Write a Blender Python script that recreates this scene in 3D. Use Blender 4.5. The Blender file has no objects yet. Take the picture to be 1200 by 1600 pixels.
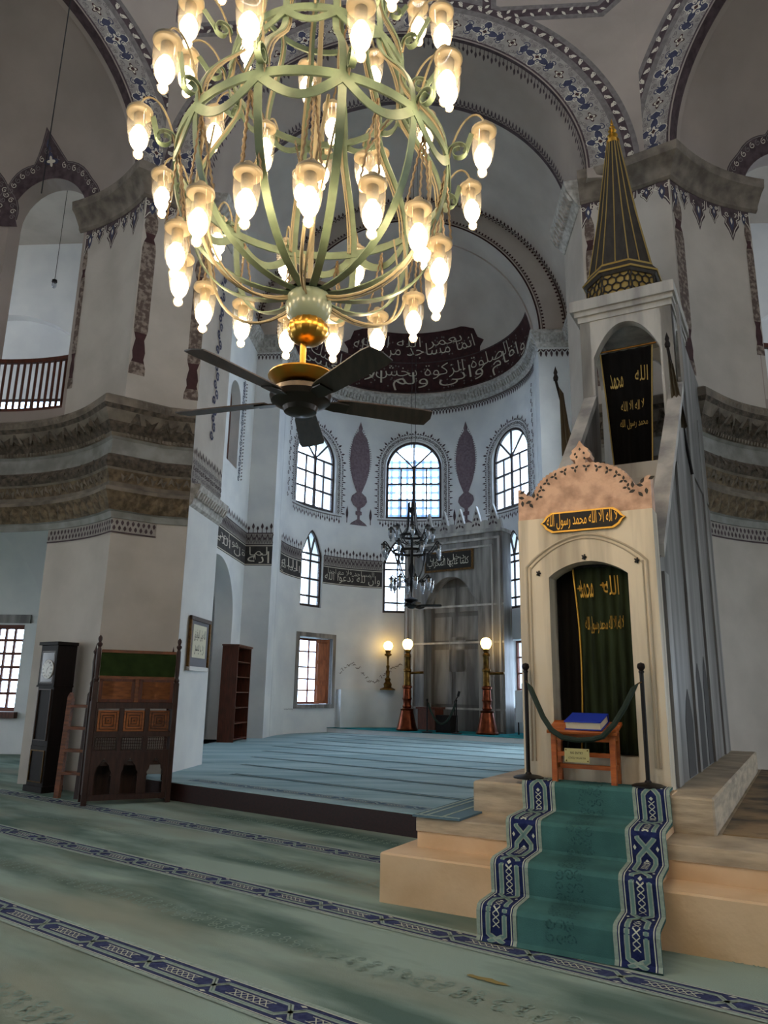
import bpy, bmesh, math, random, unicodedata
from mathutils import Vector, Matrix
from mathutils.geometry import tessellate_polygon
random.seed(7)
R=math.radians; PI=math.pi; cos=math.cos; sin=math.sin
SC=bpy.context.scene; COL=SC.collection
# ---------------------------------------------------------------- camera, sky, exposure
cd=bpy.data.cameras.new('camera'); cam=bpy.data.objects.new('camera',cd); COL.objects.link(cam); SC.camera=cam
cd.sensor_fit='VERTICAL'; cd.sensor_height=36.0; cd.lens=36.0*1160/1600; cd.clip_end=200
p_,r_=R(13.6),R(1.0)
fw=Vector((0,cos(p_),sin(p_))); u0=Vector((0,-sin(p_),cos(p_))); x0=Vector((1,0,0))
up=cos(r_)*u0-sin(r_)*x0; rt=cos(r_)*x0+sin(r_)*u0
m=Matrix((rt,up,-fw)).transposed().to_4x4(); m.translation=Vector((0,0,1.55)); cam.matrix_world=m
wd=bpy.data.worlds.new('overcast_sky'); SC.world=wd; wd.use_nodes=True
bg=wd.node_tree.nodes['Background']; bg.inputs[0].default_value=(.80,.90,1.0,1); bg.inputs[1].default_value=9.0
vs=SC.view_settings; vs.view_transform='Standard'; vs.look='None'; vs.exposure=0.2; vs.gamma=1.0; vs.use_curve_mapping=False
BULB=40.0
# ---------------------------------------------------------------- frames
CA=R(4.5); CC=(.75,21.9)                      # church axis frame (t to the right, s towards the apse)
MA=R(29.0)                                     # pulpit frame
KA=R(36.5)                                     # carpet frame
def fr(a,o=(0,0)):
    c,s=cos(a),sin(a)
    return lambda u,v,z=0:(o[0]+u*c+v*s,o[1]-u*s+v*c,z)
CH=fr(CA,CC); MN=fr(MA); KP=fr(KA)
# ---------------------------------------------------------------- materials
def lin(h):
    h=h.lstrip('#'); o=[]
    for i in (0,2,4):
        c=int(h[i:i+2],16)/255; o.append(c/12.92 if c<=.04045 else ((c+.055)/1.055)**2.4)
    return (*o,1)
MATS={}
def mat(name,col,rough=.6,metal=0.,col2=None,scale=4.,detail=5.,bump=0.,bscale=30.,stretch=(1,1,1),lo=.35,hi=.65,emit=0,spec=.4,col3=None,scale3=1.):
    if name in MATS: return MATS[name]
    m=bpy.data.materials.new(name); m.use_nodes=True; nt=m.node_tree; b=nt.nodes['Principled BSDF']; L=nt.links.new
    b.inputs['Roughness'].default_value=rough; b.inputs['Metallic'].default_value=metal; b.inputs['Specular IOR Level'].default_value=spec
    b.inputs['Base Color'].default_value=lin(col)
    if col2 or bump:
        tc=nt.nodes.new('ShaderNodeTexCoord'); mp=nt.nodes.new('ShaderNodeMapping'); mp.inputs['Scale'].default_value=stretch
        L(tc.outputs['Object'],mp.inputs['Vector'])
    def nz(sc,de):
        n=nt.nodes.new('ShaderNodeTexNoise'); n.inputs['Scale'].default_value=sc; n.inputs['Detail'].default_value=de; L(mp.outputs[0],n.inputs['Vector']); return n
    if col2:
        n=nz(scale,detail); cr=nt.nodes.new('ShaderNodeValToRGB'); e=cr.color_ramp.elements
        e[0].position=lo; e[0].color=lin(col); e[1].position=hi; e[1].color=lin(col2); L(n.outputs['Fac'],cr.inputs['Fac']); out=cr.outputs[0]
        if col3:
            n3=nz(scale3,3); r3=nt.nodes.new('ShaderNodeValToRGB'); r3.color_ramp.elements[0].position=.48; r3.color_ramp.elements[1].position=.68
            L(n3.outputs['Fac'],r3.inputs['Fac']); mx=nt.nodes.new('ShaderNodeMixRGB'); L(r3.outputs[0],mx.inputs[0]); L(out,mx.inputs[1]); mx.inputs[2].default_value=lin(col3); out=mx.outputs[0]
        L(out,b.inputs['Base Color'])
    if bump:
        n2=nz(bscale,4); bp=nt.nodes.new('ShaderNodeBump'); bp.inputs['Strength'].default_value=bump; bp.inputs['Distance'].default_value=.02
        L(n2.outputs['Fac'],bp.inputs['Height']); L(bp.outputs[0],b.inputs['Normal'])
    if emit:
        b.inputs['Emission Color'].default_value=lin(col); b.inputs['Emission Strength'].default_value=emit
    MATS[name]=m; return m
def glassmat(name,tint,gloss=.06,rough=.02):
    m=bpy.data.materials.new(name); m.use_nodes=True; nt=m.node_tree; nt.nodes.clear(); L=nt.links.new
    t=nt.nodes.new('ShaderNodeBsdfTransparent'); t.inputs[0].default_value=lin(tint); g=nt.nodes.new('ShaderNodeBsdfGlossy'); g.inputs['Roughness'].default_value=rough
    x=nt.nodes.new('ShaderNodeMixShader'); x.inputs[0].default_value=gloss; o=nt.nodes.new('ShaderNodeOutputMaterial')
    L(t.outputs[0],x.inputs[1]); L(g.outputs[0],x.inputs[2]); L(x.outputs[0],o.inputs[0]); return m
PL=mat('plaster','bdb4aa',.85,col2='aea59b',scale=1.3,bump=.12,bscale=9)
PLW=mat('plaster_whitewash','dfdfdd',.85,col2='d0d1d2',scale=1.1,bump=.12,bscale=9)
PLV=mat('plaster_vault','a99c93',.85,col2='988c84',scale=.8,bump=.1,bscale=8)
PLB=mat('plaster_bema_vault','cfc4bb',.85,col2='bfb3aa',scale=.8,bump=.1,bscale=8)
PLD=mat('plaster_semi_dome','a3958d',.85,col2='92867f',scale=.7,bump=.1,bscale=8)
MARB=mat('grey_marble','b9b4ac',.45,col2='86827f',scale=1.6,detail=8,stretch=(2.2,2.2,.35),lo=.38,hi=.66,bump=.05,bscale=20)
MARBD=mat('dark_streaked_marble','98948f',.4,col2='5b5856',scale=1.5,detail=8,stretch=(2.5,2.5,.3),lo=.35,hi=.62)
MARBC=mat('cream_marble','d0c4ae',.45,col2='8f8575',scale=1.6,detail=8,stretch=(3.5,3.5,.3),lo=.44,hi=.74,bump=.04)
CREST=mat('pitted_pink_stone','cda88f',.7,col2='a07f6b',scale=9,detail=6,lo=.4,hi=.7,bump=.35,bscale=26)
STEPST=mat('cream_limestone','dcbd98',.7,col2='c9a67e',scale=2.2,detail=6,lo=.4,hi=.75,bump=.18,bscale=22)
STEPG=mat('worn_limestone','bfae95',.7,col2='8f8270',scale=6,detail=6,stretch=(.5,.5,3),lo=.35,hi=.7,bump=.2,bscale=30)
DIRT=mat('stained_stone','8c7658',.75,col2='453a2c',scale=3,detail=7,lo=.4,hi=.62,bump=.2)
ENT=mat('weathered_entablature','83776a',.8,col2='574e45',scale=3.5,detail=7,lo=.35,hi=.7,bump=.3,bscale=24)
ENTD=mat('dark_carved_stone','63574b',.85,col2='3a332c',scale=12,detail=6,lo=.35,hi=.65,bump=.6,bscale=40)
ENTG=mat('grey_frieze_stone','8f8d88',.7,col2='75726c',scale=4,detail=6,bump=.1)
ENTB=mat('brown_carved_stone','7d6a52',.8,col2='4e4132',scale=10,detail=6,lo=.35,hi=.65,bump=.5,bscale=36)
CORN=mat('cornice_stone','83786d',.8,col2='5d544c',scale=4,detail=7,bump=.25,bscale=20)
CARV=mat('carved_white_cornice','c2beb8',.7,col2='97928b',scale=10,bump=.3,bscale=30)
INK=mat('paint_dark_plum','3f3236',.85,col2='55464a',scale=8)
INKR=mat('paint_dark_red','47292a',.85,col2='361f21',scale=6)
INKB=mat('paint_slate_blue','35374f',.85,col2='46475e',scale=9)
INKG=mat('paint_grey_brown','6b6463',.85,col2='7d7674',scale=12)
LILAC=mat('paint_pale_lilac','a09992',.85,col2='8f8883',scale=6)
PALE=mat('paint_ivory','cfc8b8',.8)
MARBLED=mat('paint_marbled_brown','5a4b44',.8,col2='8d7f74',scale=14,detail=7,lo=.45,hi=.62)
INKBLK=mat('paint_black_band','2f2c2c',.8,col2='413c3a',scale=6)
CARPET=mat('green_carpet','96a99f',.95,col2='5c726a',scale=1.1,detail=6,stretch=(.45,1.5,1),lo=.42,hi=.60,bump=.35,bscale=160,spec=.1,col3='93988a',scale3=.7)
CARPB=mat('pale_teal_carpet','a9c3ca',.95,col2='87a6b0',scale=1.3,detail=6,stretch=(.4,2,1),lo=.38,hi=.68,bump=.3,bscale=160,spec=.1)
TEALC=mat('teal_carpet','2f8790',.95,bump=.3,bscale=160,spec=.1,col2='277078',scale=3)
RUN=mat('runner_teal_pile','4a7673',.95,col2='3a605e',scale=3,bump=.3,bscale=160,spec=.1)
RUNW=mat('runner_embossed','2c5051',.95,col2='47706e',scale=60,bump=.5,bscale=90,spec=.1)
NAVY=mat('navy_wool','1f2750',.95,col2='2a3360',scale=30,bump=.3,bscale=160,spec=.1)
NAVYF=mat('faded_navy_wool','333a60',.95,col2='454c70',scale=30,bump=.3,bscale=160,spec=.1)
SAGEF=mat('faded_sage_wool','a3b2aa',.95,col2='8fa198',scale=40,bump=.3,bscale=160,spec=.1)
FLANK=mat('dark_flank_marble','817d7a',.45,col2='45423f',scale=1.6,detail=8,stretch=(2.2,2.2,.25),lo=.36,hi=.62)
PLUM=mat('paint_dusty_plum','67565d',.85,col2='7b6b70',scale=14)
SAGE=mat('sage_wool','9dab9f',.95,col2='8a9a90',scale=40,bump=.3,bscale=160,spec=.1)
SAGED=mat('sage_dark_wool','6d8a86',.95,spec=.1)
IVW=mat('ivory_wool','c3c8ba',.95,spec=.1)
MAHOG=mat('mahogany_riser','2c0e0a',.45,col2='1d0907',scale=6,stretch=(1,8,8))
WDK=mat('dark_walnut','3a211b',.5,col2='26130f',scale=5,detail=6,stretch=(6,6,.8))
WDB=mat('near_black_wood','130e0d',.65,col2='1b1312',scale=5,stretch=(6,6,.8),spec=.2)
WMD=mat('carved_brown_wood','7a4524',.5,col2='54301a',scale=6,detail=6,stretch=(1.2,5,5))
WOR=mat('orange_pine','b5622a',.45,col2='93491d',scale=5,detail=6,stretch=(1,6,6))
WPN=mat('panel_brown_wood','9c5a2a',.5,col2='7c451f',scale=6,detail=6,stretch=(1.2,5,5))
WRD=mat('red_brown_wood','5a2a1a',.5,col2='43200f',scale=5,stretch=(5,5,.7))
WSH=mat('shutter_wood','9a5630',.5,col2='7b4224',scale=5,stretch=(5,5,.7))
GREENF=mat('green_felt','2c3a1d',.95,col2='222d16',scale=6,spec=.1)
CURT=mat('black_green_velvet','2b3421',.9,col2='171c12',scale=4,stretch=(4,4,.4),spec=.15)
CURTD=mat('black_velvet','0d0b0a',.9,col2='060505',scale=4,stretch=(4,4,.4),spec=.15)
GOLD=mat('gold_thread','b98f38',.4,.5)
GOLDP=mat('gold_leaf','a48a4c',.5,.35)
BRASS=mat('brass','b98a3a',.28,1.)
BRASSD=mat('aged_brass','7a5a2c',.4,1.,col2='50391c',scale=8)
COPPER=mat('copper','7c3f27',.35,1.,col2='5a2c1c',scale=6)
GRN=mat('green_painted_iron','64755f',.5,.1,col2='52604d',scale=10)
GRNB=mat('green_ceramic','6f7b6d',.25)
CREAMM=mat('cream_enamel','7a715e',.45)
WIRE=mat('cream_cable','857a60',.6)
CHAINM=mat('rusty_chain','6b5a44',.5,.6)
FANM=mat('dark_fan_metal','3a332e',.3,.7)
FANB=mat('fan_blade_wood','4a3b32',.4,col2='352a24',scale=5,stretch=(6,1,1))
IRON=mat('black_iron','191719',.45,.4)
FRAMEW=mat('window_iron','3a2f2e',.6)
FRAMER=mat('window_red_wood','6f3a2c',.55)
WHITEP=mat('white_paint','dcdcda',.6)
LEAD=mat('dark_lead','39332d',.6,col2='2b2621',scale=5,stretch=(3,3,1))
BLUEB=mat('blue_book_cloth','1531a0',.6)
PAGES=mat('book_pages','d9cdb0',.8)
SIGNM=mat('pale_brass_plate','b5ac78',.45,.2)
INKT=mat('black_lettering','1b1712',.7)
ROPE=mat('dark_green_rope','1c2b22',.8)
FLAGM=mat('olive_cloth','5b5140',.9,col2='4a4133',scale=6,stretch=(4,4,.5))
BLUEIN=mat('blue_inner_door','1c3d63',.6)
PAPER=mat('cream_paper','d8d3bd',.8)
MOUNT=mat('grey_mount','6f7078',.7)
GILT=mat('gilt_frame','6d4d22',.4,.5,col2='4a3216',scale=20)
DIALM=mat('clock_dial','d9d8d2',.5)
RADM=mat('radiator_enamel','d5dade',.5)
GLASSW=glassmat('window_glass','eef6ff',.05)
GLASSL=glassmat('lamp_glass','fff6e6',.08)
_nt=GLASSL.node_tree; _m=_nt.nodes.new('ShaderNodeMixShader'); _m.inputs[0].default_value=.025; _t=_nt.nodes.new('ShaderNodeBsdfTranslucent'); _t.inputs[0].default_value=(1,.93,.8,1)
_o=[n for n in _nt.nodes if n.type=='OUTPUT_MATERIAL'][0]; _x=_o.inputs[0].links[0].from_socket; _nt.links.new(_x,_m.inputs[1]); _nt.links.new(_t.outputs[0],_m.inputs[2]); _nt.links.new(_m.outputs[0],_o.inputs[0])
GLASSD=glassmat('dull_lamp_glass','e2e6ec',.22,.08)
BULBM=mat('lit_filament','ffe9c8',.5,emit=BULB)
GLOBEM=mat('lit_globe','ffd27a',.5,emit=9.0)
BULBOFF=mat('unlit_bulb','b8bcc2',.3)
# ---------------------------------------------------------------- mesh builder
class G:
    def __init__(s): s.v=[];s.f=[];s.m=[]
    def add(s,v,f,mi=0):
        o=len(s.v); s.v+=[tuple(p) for p in v]; s.f+=[tuple(i+o for i in q) for q in f]; s.m+=[mi]*len(f); return s
    def box(s,x0,x1,y0,y1,z0,z1,mi=0):
        v=[(x,y,z) for z in (z0,z1) for y in (y0,y1) for x in (x0,x1)]
        return s.add(v,[(0,2,3,1),(4,5,7,6),(0,1,5,4),(2,6,7,3),(0,4,6,2),(1,3,7,5)],mi)
    def bbox(s,x0,x1,y0,y1,z0,z1,b=.01,mi=0):          # box with chamfered vertical + top edges
        def ring(d,z): return [(x0+d,y0+b+0,z),(x0+b,y0+d,z),(x1-b,y0+d,z),(x1-d,y0+b,z),(x1-d,y1-b,z),(x1-b,y1-d,z),(x0+b,y1-d,z),(x0+d,y1-b,z)]
        rs=[[(min(max(p[0],x0),x1),min(max(p[1],y0),y1),p[2]) for p in q] for q in (ring(0,z0),ring(0,z1-b),ring(b,z1))]
        v=rs[0]+rs[1]+rs[2]; f=[tuple(range(7,-1,-1)),tuple(range(16,24))]
        for k in (0,8):
            for i in range(8): j=(i+1)%8; f.append((k+i,k+j,k+8+j,k+8+i))
        return s.add(v,f,mi)
    def tube(s,pts,r,n=6,mi=0,closed=False,cap=True,sc=(1,1)):
        P=[Vector(p) for p in pts]; k=len(P); rr=r if isinstance(r,(list,tuple)) else [r]*k; v=[];prev=None
        for i in range(k):
            a=P[(i-1)%k] if closed or i>0 else P[i]; b=P[(i+1)%k] if closed or i<k-1 else P[i]
            t=(b-a).normalized() if (b-a).length>1e-9 else Vector((0,0,1))
            if prev is None:
                h=Vector((0,0,1)) if abs(t.z)<.9 else Vector((1,0,0)); nx=t.cross(h).normalized()
            else:
                nx=prev-t*prev.dot(t); nx=nx.normalized() if nx.length>1e-6 else t.orthogonal().normalized()
            prev=nx; ny=t.cross(nx)
            for j in range(n): a2=2*PI*j/n; v.append(P[i]+nx*(cos(a2)*rr[i]*sc[0])+ny*(sin(a2)*rr[i]*sc[1]))
        f=[]
        for i in range(k if closed else k-1):
            for j in range(n): f.append((i*n+j,i*n+(j+1)%n,((i+1)%k)*n+(j+1)%n,((i+1)%k)*n+j))
        if cap and not closed: f+= [tuple(range(n-1,-1,-1)),tuple(range((k-1)*n,k*n))]
        return s.add(v,f,mi)
    def strap(s,pts,side,w,t,mi=0,closed=False):       # flat bar; side(i) = width direction
        P=[Vector(p) for p in pts]; k=len(P); v=[]
        for i in range(k):
            a=P[(i-1)%k] if closed or i>0 else P[i]; b=P[(i+1)%k] if closed or i<k-1 else P[i]
            tg=(b-a).normalized(); sd=Vector(side(i)) if callable(side) else Vector(side); sd=(sd-tg*sd.dot(tg)).normalized(); nn=tg.cross(sd)
            for (a1,b1) in ((-1,-1),(1,-1),(1,1),(-1,1)): v.append(P[i]+sd*(a1*w/2)+nn*(b1*t/2))
        f=[]
        for i in range(k if closed else k-1):
            o=i*4;q=((i+1)%k)*4
            for j in range(4): f.append((o+j,o+(j+1)%4,q+(j+1)%4,q+j))
        if not closed: f+=[(3,2,1,0),(k*4-4,k*4-3,k*4-2,k*4-1)]
        return s.add(v,f,mi)
    def lathe(s,prof,n=16,c=(0,0,0),mi=0,a0=0,flute=0):
        v=[];k=len(prof);f=[]
        for (r,z) in prof:
            for j in range(n):
                a=a0+2*PI*j/n; q=r*(1+(flute if j%2 else 0)); v.append((c[0]+q*cos(a),c[1]+q*sin(a),c[2]+z))
        for i in range(k-1):
            for j in range(n): f.append((i*n+j,i*n+(j+1)%n,(i+1)*n+(j+1)%n,(i+1)*n+j))
        if prof[0][0]>1e-5: f.append(tuple(range(n-1,-1,-1)))
        if prof[-1][0]>1e-5: f.append(tuple(range((k-1)*n,k*n)))
        return s.add(v,f,mi)
    def ext(s,poly,f0,f1,mi=0,caps=True):             # extrude a 2D polygon between two maps
        n=len(poly); v=[f0(*p) for p in poly]+[f1(*p) for p in poly]; f=[(i,(i+1)%n,n+(i+1)%n,n+i) for i in range(n)]
        if caps:
            tr=tessellate_polygon([[Vector((p[0],p[1],0)) for p in poly]])
            f+=[tuple(reversed(t)) for t in tr]+[tuple(i+n for i in t) for t in tr]
        return s.add(v,f,mi)
    def prism(s,poly,z0,z1,mi=0): return s.ext(poly,lambda x,y:(x,y,z0),lambda x,y:(x,y,z1),mi)
    def sheet(s,fn,us,vs,mi=0,flip=False):
        v=[fn(u,w) for w in vs for u in us]; n=len(us); f=[]
        for j in range(len(vs)-1):
            for i in range(n-1):
                q=(j*n+i,j*n+i+1,(j+1)*n+i+1,(j+1)*n+i); f.append(tuple(reversed(q)) if flip else q)
        return s.add(v,f,mi)
    def poly(s,pts,fn,mi=0):                           # flat print polygon
        tr=tessellate_polygon([[Vector((p[0],p[1],0)) for p in pts]]); return s.add([fn(*p) for p in pts],tr,mi)
    def rib(s,pts,w,fn,mi=0,closed=False):             # printed line
        P=[Vector((p[0],p[1])) for p in pts]; k=len(P); v=[]
        for i in range(k):
            a=P[(i-1)%k] if closed or i>0 else P[i]; b=P[(i+1)%k] if closed or i<k-1 else P[i]
            t=(b-a); t=t.normalized() if t.length>1e-9 else Vector((1,0)); nn=Vector((-t.y,t.x))
            ww=w[i] if isinstance(w,(list,tuple)) else w
            v.append(fn(*(P[i]+nn*ww/2))); v.append(fn(*(P[i]-nn*ww/2)))
        f=[(2*i,2*i+1,(2*i+3)%(2*k),(2*i+2)%(2*k)) for i in range(k if closed else k-1)]
        return s.add(v,f,mi)
    def obj(s,name,mats,parent=None,smooth=35,loc=None,rz=None):
        me=bpy.data.meshes.new(name); me.from_pydata(s.v,[],s.f); ms=mats if isinstance(mats,(list,tuple)) else [mats]
        for q in ms: me.materials.append(q)
        if len(ms)>1: me.polygons.foreach_set('material_index',s.m)
        if smooth:
            me.polygons.foreach_set('use_smooth',[True]*len(me.polygons))
            me.set_sharp_from_angle(angle=R(smooth))
        bm=bmesh.new(); bm.from_mesh(me); 
        if s.__dict__.get('fixn',True): bmesh.ops.recalc_face_normals(bm,faces=bm.faces)
        bm.to_mesh(me); bm.free(); me.update()
        o=bpy.data.objects.new(name,me); COL.objects.link(o); o.parent=parent
        if loc: o.location=loc
        if rz is not None: o.rotation_euler=(0,0,rz)
        return o
def tag(o,label=None,cat=None,group=None,kind=None):
    if label: o['label']=label
    if cat: o['category']=cat
    if group: o['group']=group
    if kind: o['kind']=kind
    return o
def thing(name,label,cat,loc=(0,0,0),rz=0,group=None):
    o=bpy.data.objects.new(name,None); o.empty_display_size=.1; COL.objects.link(o); o.location=loc; o.rotation_euler=(0,0,rz); return tag(o,label,cat,group)
def inst(o,parent=None,loc=None,rz=None):
    c=o.copy(); COL.objects.link(c); c.parent=parent
    if loc is not None: c.location=loc
    if rz is not None: c.rotation_euler=(0,0,rz)
    return c
def tree(o,parent=None,loc=None,rz=None):
    c=inst(o,parent,loc,rz)
    for ch in list(o.children): tree(ch,c)
    return c
def struct(o,label=None):                                # a piece of the setting, in the church frame
    o.location=(CC[0],CC[1],0); o.rotation_euler=(0,0,-CA); tag(o,label,kind='structure'); return o
def cut(o,cutters):
    for c in cutters:
        md=o.modifiers.new('b','BOOLEAN'); md.object=c; md.operation='DIFFERENCE'; md.solver='EXACT'
    bpy.context.view_layer.update(); dg=bpy.context.evaluated_depsgraph_get()
    me=bpy.data.meshes.new_from_object(o.evaluated_get(dg)); old=o.data; o.modifiers.clear(); o.data=me
    for c in cutters: bpy.data.objects.remove(c)
    me.polygons.foreach_set('use_smooth',[True]*len(me.polygons)); me.set_sharp_from_angle(angle=R(30)); return o
def lerp(a,b,k): return a+(b-a)*k
def frange(a,b,n): return [a+(b-a)*i/(n-1) for i in range(n)]
# ---------------------------------------------------------------- printed ornament (2D shapes mapped on a surface)
def leaf(g,fn,x,y,w,h,a=0,mi=0):
    pr=[(0,0),(.42,.3),(.5,.5),(.32,.75),(0,1),(-.32,.75),(-.5,.5),(-.42,.3)]; c,s=cos(a),sin(a)
    g.poly([(x+(px*w)*c-(py*h)*s,y+(px*w)*s+(py*h)*c) for px,py in pr],fn,mi)
def curl(g,fn,x,y,r,w,a0=0,turn=1.3,sg=1,mi=0):
    n=10; g.rib([(x+r*(1-.75*i/n)*cos(a0+sg*turn*2*PI*i/n),y+r*(1-.75*i/n)*sin(a0+sg*turn*2*PI*i/n)) for i in range(n+1)],w,fn,mi)
def fringe(g,fn,x0,x1,y,h,step,mi=0,sg=1,style=0):
    n=max(1,int(round((x1-x0)/step))); st=(x1-x0)/n
    for i in range(n):
        x=x0+(i+.5)*st; A=0 if sg>0 else PI
        if style==0:      # spear tips
            hh=h*(1 if i%2 else .7); g.rib([(x,y),(x,y+sg*hh*.5)],st*.16,fn,mi); leaf(g,fn,x,y+sg*hh*.35,st*.6,hh*.65,A,mi)
        elif style==1:    # trefoil lace
            leaf(g,fn,x,y+sg*h*.25,st*.5,h*.75,A,mi)
            leaf(g,fn,x,y+sg*h*.1,st*.3,h*.5,A+.8*sg,mi); leaf(g,fn,x,y+sg*h*.1,st*.3,h*.5,A-.8*sg,mi)
        else:
            leaf(g,fn,x,y,st*.55,h,A,mi); curl(g,fn,x,y+sg*h*.3,st*.3,st*.1,0,1,1,mi)
def diamond(g,fn,x,y,w,h,mi=0): g.poly([(x-w/2,y),(x,y-h/2),(x+w/2,y),(x,y+h/2)],fn,mi)
def quatre(g,fn,x,y,r,mi=0,sc=(1,1)):
    pts=[]
    for i in range(32):
        a=2*PI*i/32; q=r*(.72+.28*cos(4*a)); pts.append((x+q*cos(a)*sc[0],y+q*sin(a)*sc[1]))
    g.poly(pts,fn,mi)
FORMS={};LIG={}
for c in range(0xFE70,0xFEFD):
    d=unicodedata.decomposition(chr(c)).split()
    if len(d)==2: FORMS.setdefault(chr(int(d[1],16)),{})[d[0]]=chr(c)
    elif len(d)==3 and d[1]=='0644': LIG.setdefault(chr(int(d[2],16)),{})[d[0]]=chr(c)
def shape(s):
    out=[];i=0;prev=False
    while i<len(s):
        ch=s[i]
        if ch not in FORMS: out.append(ch);prev=False;i+=1;continue
        if ch=='\u0644' and i+1<len(s) and s[i+1] in LIG:
            out.append(LIG[s[i+1]]['<final>' if prev else '<isolated>']);prev=False;i+=2;continue
        nxt=i+1<len(s) and s[i+1] in FORMS and '<final>' in FORMS[s[i+1]]; f=FORMS[ch]; d='<initial>' in f
        k='<medial>' if prev and nxt and d else '<final>' if prev else '<initial>' if nxt and d else '<isolated>'
        out.append(f.get(k,f.get('<isolated>')));prev=d;i+=1
    return ''.join(reversed(out))
TXC={}
def glyphs(s,arab=True,bold=.0):
    k=(s,bold)
    if k not in TXC:
        c=bpy.data.curves.new('t','FONT'); c.body=shape(s) if arab else s; c.resolution_u=2; c.offset=bold
        o=bpy.data.objects.new('t',c); COL.objects.link(o); bpy.context.view_layer.update(); dg=bpy.context.evaluated_depsgraph_get()
        me=bpy.data.meshes.new_from_object(o.evaluated_get(dg)); v=[(q.co.x,q.co.y) for q in me.vertices]; f=[tuple(p.vertices) for p in me.polygons]
        bpy.data.objects.remove(o); bpy.data.meshes.remove(me)
        xs=[p[0] for p in v]; ys=[p[1] for p in v]; TXC[k]=(v,f,min(xs),max(xs),min(ys),max(ys))
    return TXC[k]
def write(g,fn,s,x0,x1,y0,y1,mi=0,arab=True,bold=.0,slant=0.):
    v,f,a,b,c,d=glyphs(s,arab,bold); kx=(x1-x0)/(b-a); ky=(y1-y0)/(d-c)
    g.add([fn(x0+(p[0]-a)*kx+slant*(p[1]-c)*ky,y0+(p[1]-c)*ky) for p in v],f,mi)
    return g
def calli(g,fn,s,x0,x1,y0,y1,mi=0):                   # two crossing tiers of script with tall shafts and small marks
    h=y1-y0; w=s.split(); n=len(w); top=' '.join(w[1::2]) ; low=' '.join(w[0::2])
    write(g,fn,low,x0,x1,y0,y0+h*.72,mi,bold=-.008); 
    write(g,fn,top,x0+(x1-x0)*.06,x1-(x1-x0)*.1,y0+h*.42,y1,mi,bold=-.012)
# ================================================================ THE SETTING
CHL=(CC[0],CC[1],0)
def revolve(g,prof,az0,az1,n,c=(0,0),mi=0):            # closed profile [(r,z)] swept over an angle range
    k=len(prof); v=[]; f=[]
    for i in range(n+1):
        a=R(lerp(az0,az1,i/n))
        for (r,z) in prof: v.append((c[0]+r*cos(a),c[1]+r*sin(a),z))
    for i in range(n):
        for j in range(k): f.append((i*k+j,i*k+(j+1)%k,(i+1)*k+(j+1)%k,(i+1)*k+j))
    tr=tessellate_polygon([[Vector((p[0],p[1],0)) for p in prof]])
    f+=[tuple(t) for t in tr]+[tuple(n*k+i for i in t) for t in tr]
    return g.add(v,f,mi)
def archpoly(w,z0,zs,rise,n=16,pointed=False):         # outline of an arched opening, local x centred
    pts=[(-w/2,z0),(w/2,z0),(w/2,zs)]
    for i in range(1,n):
        a=PI*i/n
        x=w/2*cos(a); z=sin(a)
        if pointed: z=1-abs(cos(a))**1.6
        pts.append((x,zs+rise*z))
    return pts+[(-w/2,zs)]
def radial_cutter(c,az,poly,r0,r1):
    a=R(az); er=(cos(a),sin(a)); et=(sin(a),-cos(a))   # et = to the right when seen from inside
    g=G(); g.ext(poly,lambda x,z:(c[0]+er[0]*r0+et[0]*x,c[1]+er[1]*r0+et[1]*x,z),lambda x,z:(c[0]+er[0]*r1+et[0]*x,c[1]+er[1]*r1+et[1]*x,z))
    return struct(g.obj('cutter',PL,smooth=0))
# ---------------------------------------------------------------- floor and carpets (carpet frame)
def KPl(o): o.rotation_euler=(0,0,-KA); return o
g=G(); g.sheet(lambda x,y:(x,y,0),frange(-34,16,11),frange(-14,30,11)); floor=KPl(tag(g.obj('floor',CARPET),kind='structure'))
def band(parent,v0,u0,u1,w,z,per,mats=(NAVYF,SAGEF,IVW,SAGED),name='carpet_border',axis=None,loc=None):
    F=axis or (lambda x,y,o=0:(x,v0+y,z+o))
    g=G(); n=int((u1-u0)/per); f0=lambda x,y:F(x,y,.003); f1=lambda x,y:F(x,y,.0045); f2=lambda x,y:F(x,y,.006)
    us=frange(u0,u1,max(2,n*2))
    g.sheet(lambda x,y:f0(x,y),us,(-w*.42,w*.42),0)
    for sg in (-1,1):
        g.sheet(lambda x,y:f1(x,y),us,(sg*w*.44-w*.055,sg*w*.44+w*.055),1); g.sheet(lambda x,y:f2(x,y),us,(sg*w*.37-w*.012,sg*w*.37+w*.012),2)
    h=w*.22
    for i in range(n):
        a=u0+i*per; b=a+per; c=per*.10
        for sg in (-1,1):
            pts=[(a-c,-sg*h*0),(a+c,sg*h),(b-c,sg*h),(b+c,-sg*h*0)] if False else [(a-c,-sg*h*.0-sg*h),(a+c,sg*h),(lerp(a,b,.5),sg*h),(b-c,sg*h),(b+c,-sg*h)]
            g.rib(pts,w*.10,f1 if sg>0 else f2,1); g.rib(pts,w*.016,lambda x,y:F(x,y,.0075),3)
        m_=6
        for k in range(m_):
            x=lerp(a+c*2.6,b-c*2.6,(k+.5)/m_); q=(per-c*5)/m_/2
            g.rib([(x-q,-h*.42),(x+q,h*.42)],w*.022,f2,2); g.rib([(x-q,h*.42),(x+q,-h*.42)],w*.022,f2,2)
        g.rib([(a+c*2.2,-h*.45),(b-c*2.2,-h*.45)],w*.02,f2,2); g.rib([(a+c*2.2,h*.45),(b-c*2.2,h*.45)],w*.02,f2,2)
        for sg in (-1,1): diamond(g,f2,a+c*.2,sg*h*1.35,c*.9,h*.35,2)
    return g.obj(name,list(mats),parent,smooth=0)
for v0 in (1.55,3.08,4.6,6.12): band(floor,v0,-14,6,.30,0,.56)
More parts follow.
